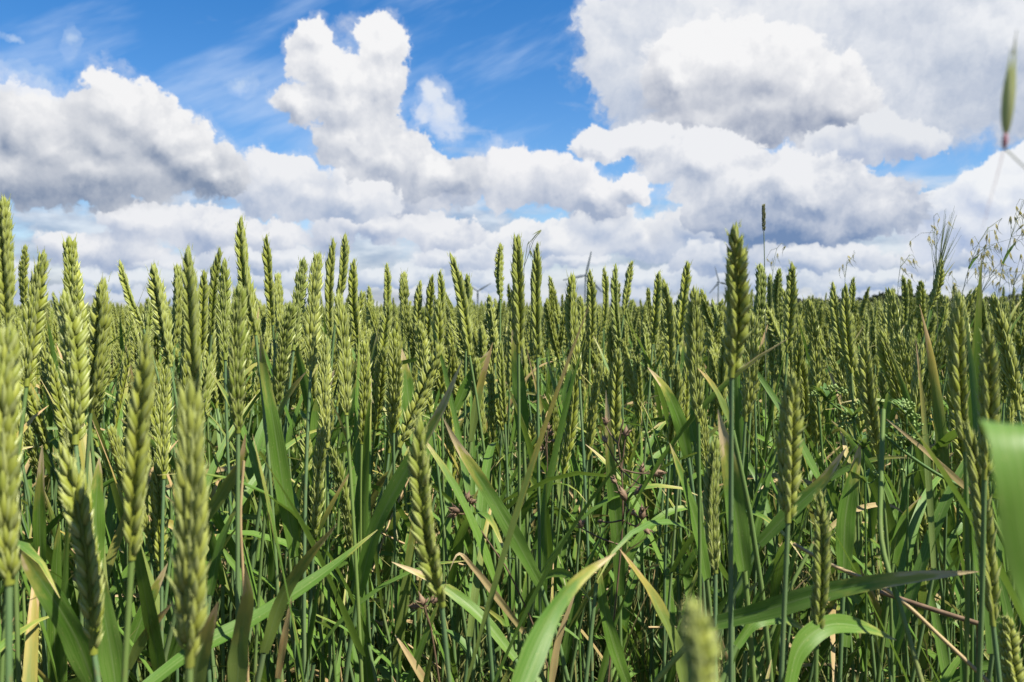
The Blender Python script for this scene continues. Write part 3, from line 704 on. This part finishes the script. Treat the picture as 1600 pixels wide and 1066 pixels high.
for i in range(NFAR):
    mb = MB()
    for j in range(160): plant_into(mb, g, 'far', g.uniform(-2.5, 2.5), g.uniform(-2.5, 2.5), np.clip(g.normal(.790, .032), .7, .86))
    # closed green cover just under the far ears
    v = [[-2.5, -2.5, .66], [2.5, -2.5, .66], [2.5, 2.5, .66], [-2.5, 2.5, .66]]; mb.add(v, [[0, 1, 2, 3]], .3, 0, .5, 1); source(mb)
def spread(dens, dmin, dmax, side, cell=None, keep=None):
    """jittered points over the wedge in front of the camera, widened a little to the sides"""
    st = 1 / math.sqrt(dens) if cell is None else cell
    ys = np.arange(-.6 if dmin < 2 else dmin * .6, dmax, st); out = []
    for y in ys:
        xm = side + max(y, 0) * .78; xs = np.arange(-xm, xm, st)
        out.append(np.stack([xs, np.full(len(xs), y)], 1))
    p = np.concatenate(out); p = p + g.uniform(-.5, .5, p.shape) * st
    d = np.hypot(p[:, 0], p[:, 1]); return p[(d >= dmin) & (d < dmax)]
def crop_field():
    P, I, S, Rz = [], [], [], []
    near = spread(360, 0, 3.2, .9)
    infr = (near[:, 1] > 0.05) & (np.abs(near[:, 0]) < near[:, 1] * .64 + .03)
    near = near[~infr | (near[:, 1] > 1.24)]; near = near[np.hypot(near[:, 0], near[:, 1]) > .45]; near = near[(near[:, 1] > 1.1) | (near[:, 0] < 0) | (g.random(len(near)) < .35)]
    for pts, lo, n, spreadz, three in ((near, 0, NMED, .032, False), (spread(240, 3.2, 6, 0), 0, NMED, .04, False), (spread(170, 6, 14, 0), NMED, NLOW, .04, False),
                                       (spread(0, 14, 50, 0, 1.15), NMED + NLOW, NPAT, 0, True), (spread(0, 50, 330, 0, 4.9), NMED + NLOW + NPAT, NFAR, 0, True)):
        k = len(pts); z = np.clip(g.normal(.767, .038, k), .64, .86) / .80 if spreadz else np.ones(k)
        d = np.hypot(pts[:, 0], pts[:, 1])
        z = z + np.clip((pts[:, 0] / np.maximum(pts[:, 1], .3) - .15) * .10, 0, .025) if spreadz else z
        z = np.minimum(z, (.80 + .036 * np.maximum(d, .4)) / .80) if spreadz else z
        P.append(np.c_[pts, np.zeros(k)]); I.append(lo + g.integers(0, n, k)); S.append(np.c_[z ** .5, z ** .5, z] if spreadz else np.ones((k, 3)))
        Rz.append(np.c_[g.normal(0, .06 if spreadz else 0, (k, 2)), g.uniform(0, 6.28, k) if spreadz else g.integers(0, 4, k) * math.pi / 2])
    P, I, S, Rz = map(np.concatenate, (P, I, S, Rz))
    me = bpy.data.meshes.new('wheat_field'); me.vertices.add(len(P)); me.vertices.foreach_set('co', P.astype(np.float32).ravel())
    a = me.attributes.new('idx', 'INT', 'POINT'); a.data.foreach_set('value', I.astype(np.int32))
    for nm, x in (('scl', S), ('rot', Rz)): a = me.attributes.new(nm, 'FLOAT_VECTOR', 'POINT'); a.data.foreach_set('vector', x.astype(np.float32).ravel())
    o = link('wheat_field', me); o['kind'] = 'stuff'; o['label'] = 'dense green wheat crop reaching back to the horizon'
    ng = bpy.data.node_groups.new('wheat field', 'GeometryNodeTree')
    ng.interface.new_socket('Geometry', in_out='INPUT', socket_type='NodeSocketGeometry'); ng.interface.new_socket('Geometry', in_out='OUTPUT', socket_type='NodeSocketGeometry')
    N = ng.nodes; gi, go = N.new('NodeGroupInput'), N.new('NodeGroupOutput'); ci = N.new('GeometryNodeCollectionInfo'); ip = N.new('GeometryNodeInstanceOnPoints')
    ci.inputs['Collection'].default_value = SRC; ci.inputs['Separate Children'].default_value = True; ci.inputs['Reset Children'].default_value = True
    def na(nm, ty): x = N.new('GeometryNodeInputNamedAttribute'); x.data_type = ty; x.inputs[0].default_value = nm; return x.outputs[0]
    Lk = ng.links.new; Lk(gi.outputs[0], ip.inputs['Points']); Lk(ci.outputs[0], ip.inputs['Instance']); ip.inputs['Pick Instance'].default_value = True
    Lk(na('idx', 'INT'), ip.inputs['Instance Index']); Lk(na('rot', 'FLOAT_VECTOR'), ip.inputs['Rotation']); Lk(na('scl', 'FLOAT_VECTOR'), ip.inputs['Scale']); Lk(ip.outputs[0], go.inputs[0])
    o.modifiers.new('instances', 'NODES').node_group = ng
    print('field points', len(P))
crop_field()
def undergrowth():
    """the tangle below the ears: tillers, blades, dead leaves and fine weed grass"""
    g = np.random.default_rng(5); mb = MB()
    def spot(lo, hi):
        d = math.sqrt(g.uniform(lo * lo, hi * hi)); return np.array([g.uniform(-.68, .68) * d, d, 0.])
    for i in range(1900):                               # tillers: stem with two or three blades
        p = spot(.50, 2.1); h = g.uniform(.30, .62); tip = p + np.array([g.normal(0, .05), g.normal(0, .05), h])
        path = stem_path(tip, unit([g.normal(0, .15), g.normal(0, .15), 1]), p, 8); tube(mb, path, np.linspace(.0021, .0015, 8), 5, 0, g.random())
        for f in (1, .72, .45)[:int(g.integers(1, 4))]:
            if p[1] < .62 and f == 1 and g.random() < .6: continue
            k = g.random(); mi = 1 if k < .82 else 2 if k < .95 else 3
            random_leaf(g, path[int(f * 7)], g.uniform(0, 6.28), g.uniform(.11, .24), g.uniform(.0045, .0115), 10, 3, mi, mb, 'dry' if mi == 3 else None)
    for i in range(800):                                # dead leaves and broken straw
        p = spot(.5, 2.0); p[2] = g.uniform(.03, .40) if i % 5 else g.uniform(.3, .55)
        if g.random() < .6: random_leaf(g, p, g.uniform(0, 6.28), g.uniform(.06, .18), g.uniform(.004, .010), 9, 3, 3, mb, 'dry')
        else:
            q = p + np.array([g.normal(0, .09), g.normal(0, .07), g.normal(-.02, .09)]); tube(mb, [p, (p + q) / 2 + g.normal(0, .008, 3), q], .0011, 4, 4, g.random())
    for i in range(420):                                # tufts of fine weed grass, thick on the right
        d = math.sqrt(g.uniform(.55, 2.6)); x = g.uniform(-.1, .62) if g.random() < .7 else g.uniform(-.62, .1); p = np.array([x * d, d, 0.])
        for j in range(7):
            az = g.uniform(0, 6.28); pth, h = arc_path(p + np.array([0, 0, g.uniform(.25, .42)]), az, g.uniform(.1, .5), g.uniform(.2, 1.6), g.uniform(.08, .20))
            leaf_mb(pth, g.uniform(.0010, .0028), np.array([0, 0, 1.]) - h * .8, int(g.integers(1e6)), 0, .1, 7, 3, 5, mb)
    o = link('undergrowth', mb.mesh('undergrowth', [M_STEM, M_LEAF, M_YEL, M_DRY, M_STRAW, M_GRASS])); o['kind'] = 'stuff'; o['label'] = 'tangle of leaves, stems and dead straw under the ears'
undergrowth()

# ------------------------------------------------------------------ weeds and grasses that stand out
def stalk(mb, pts, r0, r1, segs=5, n=14, mi=0): p = smooth_path(pts, n); tube(mb, p, np.linspace(r0, r1, n), segs, mi); return p
def px_path(pts, d): return np.array([at(x, y, d) for x, y in pts])
def husk(ln, w, spread_, g, awn=0.0):
    """one oat spikelet hanging down along -Z from the end of its own thread"""
    mb = MB()
    for q in (-1, 1):
        dv = unit([q * spread_, g.normal(0, .05), -1]); grain(mb, np.array([q * .0004, 0, 0]), dv, np.array([q, .1, 0]), ln * g.uniform(.92, 1.05), w, w * .55, 8, 0, g.random())
    grain(mb, np.array([0, 0, -.001]), unit([.03, .02, -1]), np.array([0, 1, 0]), ln * .85, w * .7, w * .6, 5, 0, .5)
    if awn: tube(mb, [[0, 0, -ln * .5], [.002, 0, -ln * 1.2], [.006, 0, -ln * .9 - awn]], [.0004, .0003, .0001], 3, 1)
    return mb
def oat(label, stem_px, d, heads, leaves=(), seed=0, ln=.0115, mat=None):
    g = np.random.default_rng(seed); p = px_path(stem_px, d); gp = np.array([p[0][0] - .01, p[0][1] + .02, 0.])
    t = thing('wild_oat', gp, label, 'wild oat', 'wild oats standing above the wheat')
    full = np.concatenate([[gp, gp + (p[0] - gp) * .5], p]); mb = MB(); sp = stalk(mb, full - gp, .0013, .0003, 5, 40)
    link('stem', mb.mesh('stem', [M_OATSTEM]), t)
    hp = np.array([at(x, y, d) for x, y in heads]) if len(heads) else np.zeros((0, 3))
    for q in hp - gp:
        q = q + np.array([0, g.normal(0, .02), 0]); up = sp[np.maximum(0, np.argmin(np.linalg.norm(sp - q - [0, 0, .01], axis=1)) - int(g.integers(0, 3)))]
        l = ln * g.uniform(.8, 1.1); mb = husk(l, l * g.uniform(.11, .16), g.uniform(.08, .2), g, g.uniform(.004, .012)); rx, ry = g.normal(0, .35, 2)
        rot = np.array(Matrix.Rotation(rx, 3, 'X') @ Matrix.Rotation(ry, 3, 'Y')); dat = mb.data(); dat[0] = dat[0] @ rot.T
        m2 = MB(); m2.add_data(dat); mid = (up * .5) + np.array([0, 0, .004 + abs(g.normal(0, .004))]) - np.zeros(3); tube(m2, [up - q, (up - q) * .45 + [0, 0, .006], [0, 0, 0]], [.00032, .00028, .0002], 3, 1)
        o = link('spikelet', m2.mesh('spikelet', [mat or M_OAT, M_OATSTEM]), t); o.location = q
    for (pts, w) in leaves:
        lp = px_path(pts, d) - gp; link('leaf', leaf_mb(lp, w * d / FPX, [.5, -.85, .2], seed, .3, .3, 14, 5, base=.8).mesh('leaf', [M_LEAF]), t)
    return t
def around(pts, n, sx, sy, seed):
    g = np.random.default_rng(seed); return [(x + g.normal(0, sx), y + g.normal(0, sy)) for x, y in pts for _ in range(n)]
oat('wild oat bending right with a one-sided panicle, tallest but one on the right',[(1496,520),(1506,448),(1516,412),(1532,375),(1550,350),(1566,341)],1.15,
    [(1561,349),(1562,358),(1559,366),(1545,372),(1548,388),(1551,380),(1557,380),(1541,366),(1533,392),(1525,372),(1549,384),(1556,376),(1530,388)],[([(1513,420),(1520,408),(1531,398)],5)],1)
oat('dark leafy wild oat leaning right, tallest stalk at the right edge',[(1556,520),(1562,440),(1574,392),(1586,350),(1602,312),(1620,290)],1.1,
    [(1588,338),(1592,330),(1600,345),(1592,352),(1598,360),(1586,360),(1594,372),(1604,380),(1590,392),(1600,400),(1584,337),(1597,320),(1608,330)],[([(1566,412),(1574,396),(1589,376)],6)],2)
oat('pale many-flowered wild oat panicle between the two tall oats',[(1531,520),(1532,450),(1534,415),(1538,388)],1.25,
    around([(1530,402),(1538,396),(1545,400),(1552,408),(1540,412),(1548,418),(1556,416),(1560,426),(1530,418)],3,5,5,3),(),3,.011)
oat('low wild oat with loose drooping flowers at the right edge',[(1578,540),(1580,470),(1586,440),(1596,425)],1.2,
    around([(1585,420),(1592,428),(1580,432),(1600,440),(1590,412)],3,6,7,4),(),4,.011)
oat('thin wild oat rising straight behind the bearded ear',[(1465,520),(1463,440),(1461,380),(1459,338)],1.25,
    [(1460,343),(1463,350),(1453,352),(1454,362),(1447,372),(1442,372),(1453,375),(1461,352),(1452,368)],(),5,.011)
oat('faint wild oat drooping right, left of the bearded ear',[(1402,520),(1403,450),(1405,425),(1411,408),(1420,400)],1.3,
    [(1418,400),(1421,405),(1413,408),(1405,418),(1410,419),(1424,428),(1430,404),(1436,407)],(),6,.010)
oat('faint wild oat with few flowers above the far trees',[(1318,530),(1320,450),(1322,420),(1328,402),(1336,396)],1.4,
    [(1326,404),(1330,399),(1334,397),(1313,418),(1322,412)],(),7,.010)
oat('small wild oat beside the foxtail grass',[(1207,520),(1207,430),(1209,405),(1214,388)],1.3,[(1216,387),(1219,395),(1207,402),(1206,408)],(),8,.010)
oat('wild oat thread arching over the two tallest centre ears',[(816,520),(818,440),(822,392),(832,364),(841,357),(845,359)],.85,[(845,362),(828,390)],(),9,.011, M_OATGREEN)
oat('low pale wild oat cluster left of the bent tall oat',[(1488,530),(1490,470),(1494,440)],1.3, around([(1492,440),(1498,432),(1480,420),(1505,440)],2,6,7,12),(),12,.010)
def near_oat():
    d = .20; gp = np.array([.19, .24, 0]); t = thing('wild_oat', gp, 'near blurred green oat spikelet at the upper right, with red base', 'wild oat', 'wild oats standing above the wheat')
    a = at(1572, 208, d); b_ = at(1584, 62, d); dv = unit(b_ - a); L = np.linalg.norm(b_ - a); mb = MB()
    for q, w in ((-1, .0027), (1, .0025)):
        grain(mb, a - gp + np.array([q * .0003, 0, 0]), unit(dv + np.array([q * .012, 0, 0])), np.array([q, -.2, 0]), L * (1 if q > 0 else .93), w, .0018, 8, 0, .5)
    o = link('spikelet', mb.mesh('spikelet', [M_OATGREEN]), t)
    mb = MB(); grain(mb, at(1569, 233, d) - gp, dv, np.array([0, -1, 0]), L * .24, .0013, .0013, 8, 0, .5); link('spikelet_base', mb.mesh('spikelet_base', [M_RED]), o)
    mb = MB(); tube(mb, smooth_path(px_path([(1583, 85), (1586, 65), (1589, 46)], d) - gp, 10), np.linspace(.00030, .00008, 10), 4); link('awn', mb.mesh('awn', [M_OATSTEM]), o)
    mb = MB(); tube(mb, smooth_path(px_path([(1569, 230), (1562, 260), (1545, 320), (1535, 360)], d) - gp, 10), np.linspace(.00012, .00004, 10), 4); link('awn', mb.mesh('awn', [M_RED]), o)
    mb = MB(); p = np.concatenate([px_path([(1570, 232), (1565, 262), (1575, 300), (1640, 268), (1720, 260)], d), [at(1850, 420, .22), gp + [.03, 0, .35], gp]]) - gp
    tube(mb, smooth_path(p, 50), np.linspace(.00018, .0007, 50), 5); link('stem', mb.mesh('stem', [M_OATSTEM]), t)
near_oat()
def foxtail():
    d = 1.1; p = px_path([(1196, 540), (1195, 430), (1193.5, 362), (1193, 322)], d); gp = np.array([p[0][0], p[0][1], 0])
    t = thing('foxtail_grass', gp, 'single foxtail grass with a dark narrow head high against the clouds', 'grass'); mb = MB()
    stalk(mb, np.concatenate([[gp], p[:3]]) - gp, .0011, .0006, 5, 24); link('stem', mb.mesh('stem', [M_OATSTEM]), t)
    g = np.random.default_rng(3); mb = MB(); a, b_ = p[2] - gp, p[3] - gp
    for i in range(170):
        u = g.random() ** .9; az = g.uniform(0, 6.28); o = np.array([math.cos(az), math.sin(az), 0]); rr = .0015 * math.sin(math.pi * min(.97, u * .85 + .12)) ** .5
        grain(mb, a + (b_ - a) * u + o * rr * .6, unit([o[0] * .5, o[1] * .5, 1]), o, .0042, .0013, .0011, 5, 0, g.random())
    link('seed_head', mb.mesh('seed_head', [plain('foxtail_head', (.10, .11, .05), (.15, .15, .07), 300)]), t)
foxtail()
def bearded_ear():
    d = 1.0; tip, eb = at(1470, 404, d), at(1453, 482, d); ax = tip - eb; L = np.linalg.norm(ax); g = np.random.default_rng(8)
    gp = ground_spot(eb, ax / L, g); t = thing('bearded_ear', gp, 'dark ear with long fanned bristles, the only bearded one, right side', 'bearded cereal')
    path = stem_path(eb - gp, ax / L, np.zeros(3)); link('stem', stem_mb(path, .0019, .0011).mesh('stem', [M_STEM]), t)
    e = link('ear', ear_mb(55, 'hi', 0.0).mesh('ear', [M_GRAIN, M_GLUME]), t); set_matrix(e, mat4(frame(ax / L, .2), eb - gp, (L * 1.0, L * 1.0, L)))
    mb = MB(); u = ax / L; s = unit(np.cross(u, [0, 1, 0]))
    for i in range(34):
        q = g.uniform(.15, .98); side = g.normal(0, .16) + .05; dv = unit(u + s * (-side if i % 3 else side) + np.array([.05, g.normal(0, .12), 0])); p0 = eb - gp + ax * q; ln = g.uniform(.045, .068)
        tube(mb, smooth_path([p0, p0 + dv * ln * .5, p0 + dv * ln + u * .004], 6), np.linspace(.0005, .00012, 6), 3)
    link('bristles', mb.mesh('bristles', [plain('green_bristle', (.14, .18, .08), (.20, .22, .11), 30)]), t)
    lp = px_path([(1470, 442), (1480, 425), (1492, 409)], d) - gp; link('leaf', leaf_mb(np.concatenate([[path[-2]], lp]), .0042, [.4, -.9, .2], 2, .3, .3).mesh('leaf', [M_LEAF]), t)
bearded_ear()
def dried_weed(label, stem_px, d, branches, seed):
    """dead campion-like weed: branching dark stalk ending in papery brown capsules"""
    g = np.random.default_rng(seed); p = px_path(stem_px, d); gp = np.array([p[0][0], p[0][1] + .02, 0.]); t = thing('dried_weed', gp, label, 'dead weed', 'dead brown weeds among the stems')
    mb = MB(); sp = stalk(mb, np.concatenate([[gp], p]) - gp, .0014, .0006, 5, 40); link('stem', mb.mesh('stem', [M_TWIG]), t)
    for (x, y, dx, dy, sz) in branches:
        q = at(x, y, d) - gp + np.array([0, g.normal(0, .01), 0]); dv = unit(np.array([dx, g.normal(0, .3), -dy])); s = sz * d / FPX
        up = sp[np.argmin(np.linalg.norm(sp - (q - dv * s * 2), axis=1))]; b = MB(); tube(b, smooth_path([up, (up + q) / 2 - [0, 0, .0012], q], 8), np.linspace(.0007, .0005, 8), 4); br = link('branch', b.mesh('branch', [M_TWIG]), t)
        b = MB(); grain(b, q, dv, np.array([0, -1, 0]), s, s * .46, s * .46, 8, 0, g.random())
        for k in range(9):
            a = g.uniform(0, 6.28); f = frame(dv); o = f[:, 0] * math.cos(a) + f[:, 1] * math.sin(a); grain(b, q + o * s * .12 + dv * s * g.uniform(0, .5), unit(dv * .7 + o * g.uniform(.4, 1.2)), o, s * g.uniform(.3, .6), s * .14, s * .08, 5, 0, g.random())
        link('seed_head', b.mesh('seed_head', [M_SEED]), br)
dried_weed('tall dead brown weed with many papery seed heads, right of centre', [(955,1010),(966,900),(973,815),(971,735),(966,690),(974,655)], .62,
  [(1003,742,.2,-1,20),(1016,738,1,-.05,26),(998,750,-.6,.5,22),(1003,812,0,-1,26),(973,775,-.3,-.8,26),(978,790,.4,.3,20),(909,828,-.1,-1,20),(936,821,1,0,13),(946,690,-.4,-.7,16),(949,668,-.1,-1,18),(978,684,.1,-1,20),(1008,828,.4,.4,18),(966,760,-.5,-.5,18)], 1)
dried_weed('small dead weed with a dark bristly head right of the lone front ear', [(815,935),(790,885),(755,835),(735,800)], .66, [(728,800,-.4,-.8,22),(722,790,-1,-.2,24),(728,785,.3,-1,22),(716,798,-1,.4,20),(733,788,.8,-.4,18)], 2)
dried_weed('dead weed head caught between tall stems at the centre', [(850,900),(853,800),(855,720),(854,690)], .80, [(858,685,.6,-.6,16),(852,680,-.3,-1,16),(850,703,-.7,-.2,16),(862,690,1,.2,12),(856,672,.1,-1,14)], 3)
dried_weed('pinkish dead flower head with white tuft low beside the lone ear stem', [(678,1010),(672,975),(664,948)], .60, [(664,942,-.2,-.6,24),(656,946,-1,-.1,20),(672,940,.9,-.3,20)], 4)
def flowering_weed(label, stem_px, d, clusters, seed):
    g = np.random.default_rng(seed); p = px_path(stem_px, d); gp = np.array([p[0][0], p[0][1] + .02, 0.]); t = thing('flowering_weed', gp, label, 'green weed', 'green weeds in flower between the ears')
    mb = MB(); sp = stalk(mb, np.concatenate([[gp], p]) - gp, .0014, .0007, 5, 30); link('stem', mb.mesh('stem', [M_WEED]), t)
    for (x, y) in clusters:
        q = at(x, y, d) - gp + np.array([0, g.normal(0, .008), 0]); up = sp[np.argmin(np.linalg.norm(sp - q + [0, 0, .012], axis=1))]
        b = MB(); tube(b, smooth_path([up, (up + q) / 2 - [0, 0, .003], q], 6), .0005, 4); br = link('branch', b.mesh('branch', [M_WEED]), t); b = MB()
        for k in range(16):
            o = unit(g.normal(0, 1, 3)); o[2] = abs(o[2]); c = q + o * g.uniform(.002, .0052); grain(b, c, unit(o + [0, 0, .5]), o, .0024, .0020, .0020, 5, 0, g.random())
        link('flower_cluster', b.mesh('flower_cluster', [M_BUD]), br)
        b = MB()
        for k in range(4):
            a = g.uniform(0, 6.28); pth, h = arc_path(up, a, .7, .9, g.uniform(.012, .024)); leaf_mb(pth, .0035, np.array([0, 0, 1.]) - h * .5, int(g.integers(1e6)), 0, .2, 7, 3, 0, b)
        link('leaf', b.mesh('leaf', [M_WEED]), br)
flowering_weed('green weed with pale bud clusters before the fan-sided right ear', [(1418,830),(1418,760),(1419,700),(1416,648)], .66, [(1414,641),(1424,637),(1428,655),(1432,668),(1403,671),(1425,690),(1405,690),(1432,744)], 1)
flowering_weed('knotted dark green weed twisting between the ears at right', [(1352,800),(1350,720),(1340,665),(1320,640),(1290,625)], .66, [(1325,652),(1330,662),(1350,638),(1346,645),(1325,668),(1296,612),(1280,622),(1306,615),(1372,745)], 2)
def broadleaf(label, px, py, d, n, seed):
    g = np.random.default_rng(seed); c = at(px, py, d); gp = np.array([c[0], c[1], 0]); t = thing('broadleaf_weed', gp, label, 'green weed', 'leafy weeds low between the stems')
    mb = MB(); sp = stalk(mb, [[0, 0, 0], [.01, 0, c[2] * .5], c - gp], .0018, .0010, 5, 12); link('stem', mb.mesh('stem', [M_WEED]), t)
    for k in range(n):
        z = sp[int(12 * g.uniform(.55, .99))]; pth, h = arc_path(z, g.uniform(0, 6.28), g.uniform(.6, 1.2), g.uniform(.3, .9), g.uniform(.035, .06))
        link('leaf', leaf_mb(pth, g.uniform(.010, .016), np.array([0, 0, 1.]) - h * .4, int(g.integers(1e6)), g.normal(0, .3), .25, 10, 5, base=.25, taper=2).mesh('leaf', [M_WEED]), t)
for i, (x, y, d, lb) in enumerate([(520,985,.68,'low leafy weed in the bottom shade left of the lone ear'), (610,900,.78,'leafy weed behind the stem of the lone front ear'), (745,960,.74,'leafy weed under the bent brown dead leaf'), (905,1000,.70,'leafy weed at the bottom right of the near yellow-green leaf'), (1130,1020,.72,'leafy weed at the bottom between blurred ear and arching leaf'), (1340,1010,.8,'leafy weed in the shade of the arching leaf'), (430,930,.8,'leafy weed below the two low pale ears'), (1480,900,.85,'leafy weed under the straw-coloured leaf tip')]): broadleaf(lb, x, y, d, 9, 60 + i)
def bare_stem(name, label, pts, d0, d1, w, m, cat):
    dd = np.linspace(d0, d1, len(pts)); p = np.array([at(x, y, d) for (x, y), d in zip(pts, dd)]); gp = np.array([p[0][0], p[0][1], 0.])
    o = thing(name, gp, label, cat); mb = MB(); tube(mb, smooth_path(p - gp, 20), w * .5 * (d0 + d1) / 2 / FPX, 6)
    if p[0][2] > .05: tube(mb, smooth_path([[.015, .01, 0], [.005, 0, p[0][2] * .5], p[0] - gp], 8), w * .5 * (d0 + d1) / 2 / FPX, 6)
    link('stalk', mb.mesh('stalk', [m]), o)
bare_stem('dry_straw', 'thin dry straw slanting down right across the lower right corner', [(1570,1090),(1480,1005),(1390,925),(1290,878),(1240,850)], .46, .52, 6, M_STRAW, 'straw')
bare_stem('dry_straw', 'brown dead stalk lying slantwise under the level leaf', [(1530,975),(1450,950),(1375,925)], .56, .6, 8, M_SEED, 'straw')
bare_stem('dry_straw', 'pale upright straw beside the dry-tipped blade at left', [(386,1010),(380,900),(376,800),(381,720)], .5, .5, 5, M_STRAW, 'straw')
bare_stem('bent_stem', 'smooth green stem kinked halfway, crossing the level leaf', [(1450,1100),(1410,960),(1378,850),(1377,740),(1380,640)], .44, .5, 8, M_STEM, 'stem')
bare_stem('bent_stem', 'yellow-green thin stem sloping down right from the knotted weed', [(1520,770),(1460,738),(1405,700),(1360,660)], .64, .66, 5, M_WEED, 'stem')

# ------------------------------------------------------------------ wind turbines on the horizon
def turbine(px, py, d, blade_px, angs, yaw, label):
    hub = at(px, py, d); H = hub[2]; B = blade_px * d / FPX; t = thing('wind_turbine', (hub[0], hub[1] + 3, 0), label, 'wind turbine', 'wind turbines on the horizon'); o = np.array([hub[0], hub[1] + 3, 0])
    mb = MB(); tube(mb, smooth_path([[0, 0, -.5], [0, 0, H * .5], [0, 0, H - 1.2]], 8), np.linspace(2.1, 1.2, 8), 14); link('tower', mb.mesh('tower', [M_TURB]), t)
    cy_, sy_ = math.cos(yaw), math.sin(yaw); rot = np.array([[cy_, -sy_, 0], [sy_, cy_, 0], [0, 0, 1]])
    mb = MB(); tube(mb, np.array([[0, y, H] for y in (-2.2, -2, 0, 4, 6, 6.2)]), [.4, 1.6, 1.9, 1.8, 1.4, .2], 10); dat = mb.data(); dat[0] = (dat[0] - [0, 0, H]) @ rot.T + [0, 0, H]; m2 = MB(); m2.add_data(dat); link('nacelle', m2.mesh('nacelle', [M_TURB]), t)
    mb = MB(); tube(mb, np.array([[0, y, 0] for y in (-4.6, -4.4, -3.8, -3, -2)]), [.05, .7, 1.2, 1.4, 1.4], 12); dat = mb.data(); dat[0] = dat[0] @ rot.T + [0, 0, H]; m2 = MB(); m2.add_data(dat); link('hub', m2.mesh('hub', [M_TURB]), t)
    for a in angs:
        s = np.linspace(0, 1, 16); mb = MB(); ch = np.interp(s, [0, .06, .2, 1], [1.3, 1.5, 2.6, .8]) * B / 40; th = np.interp(s, [0, .1, .2, 1], [1.2, 1.1, .9, .3]) * B / 40; k = 10; an = np.arange(k) * 2 * np.pi / k; tw = R(28) * (1 - s)
        xs = ch[:, None] * np.cos(an)[None]; ys = th[:, None] * np.sin(an)[None]; c_, s_ = np.cos(tw)[:, None], np.sin(tw)[:, None]
        v = np.stack([xs * c_ - ys * s_, xs * s_ + ys * c_ - 3.2, np.repeat((s * B)[:, None], k, 1)], -1).reshape(-1, 3); q = R(90 - a); cq, sq = math.cos(q), math.sin(q)
        v = v @ np.array([[cq, 0, sq], [0, 1, 0], [-sq, 0, cq]]).T @ rot.T + [0, 0, H]; mb.add(v, grid_faces(16, k, True), 0, 0, 0); link('blade', mb.mesh('blade', [M_BLADE]), t)
turbine(746, 455, 2900, 25, (30, 148, 270), .35, 'small distant turbine, left of centre, two blades spread like a V')
turbine(915, 430, 1400, 38, (77, 192, 315), .2, 'largest of the distant wind turbines, one blade pointing steeply up')
turbine(1123, 441, 2000, 25, (107, 227, 347), .25, 'distant turbine on the right, blade tilted up left beside the dark ear')
turbine(695, 467, 4200, 12, (40, 160, 280), .3, 'tiniest of the wind turbines, barely above the crop')

# ------------------------------------------------------------------ far wood along the right of the horizon
def far_wood():
    g = np.random.default_rng(15); mb = MB()
    def crown(c, rx, h, n):
        for i in range(n):
            u = unit(g.normal(0, 1, 3)); q = c + np.array([u[0] * rx, u[1] * rx, h * .5 * u[2]]) * g.uniform(.55, 1.05); s = g.uniform(.35, .8) * (h / 8); f = frame(unit(g.normal(0, 1, 3)))
            mb.add([q - f[:, 0] * s - f[:, 1] * s * .6, q + f[:, 0] * s - f[:, 1] * s * .7, q + f[:, 0] * s * .8 + f[:, 1] * s, q - f[:, 0] * s * .7 + f[:, 1] * s * .8], [[0, 1, 2, 3]], 0, 0, g.random(), 0)
    for px in np.arange(1185, 1900, 5.5):
        top = 466 + 5 * math.sin(px * .021) + 3 * math.sin(px * .09) - (6 if 1260 < px < 1280 else 0) + g.normal(0, 1.4) + (7 if px < 1230 else 0) - (6 if px > 1540 else 0)
        d = g.uniform(520, 600); h = max(4, (484 - top) * d / FPX + .8); p = at(px + g.normal(0, 2), 482, d); crown(np.array([p[0], p[1], h * .55]), h * .45, h * .9, 150); tube(mb, [[p[0], p[1], 0], [p[0], p[1], h * .5]], [.3, .15], 6, 1)
    for px in (1096, 1101, 1106): d = 560; h = 5; p = at(px, 482, d); crown(np.array([p[0], p[1], h * .55]), 2, h * .9, 140); tube(mb, [[p[0], p[1], 0], [p[0], p[1], h * .5]], [.3, .15], 6, 1)
    o = link('distant_wood', mb.mesh('distant_wood', [M_TREE, M_WOOD], False)); o['kind'] = 'stuff'; o['label'] = 'dark line of far trees behind the field on the right'
far_wood()
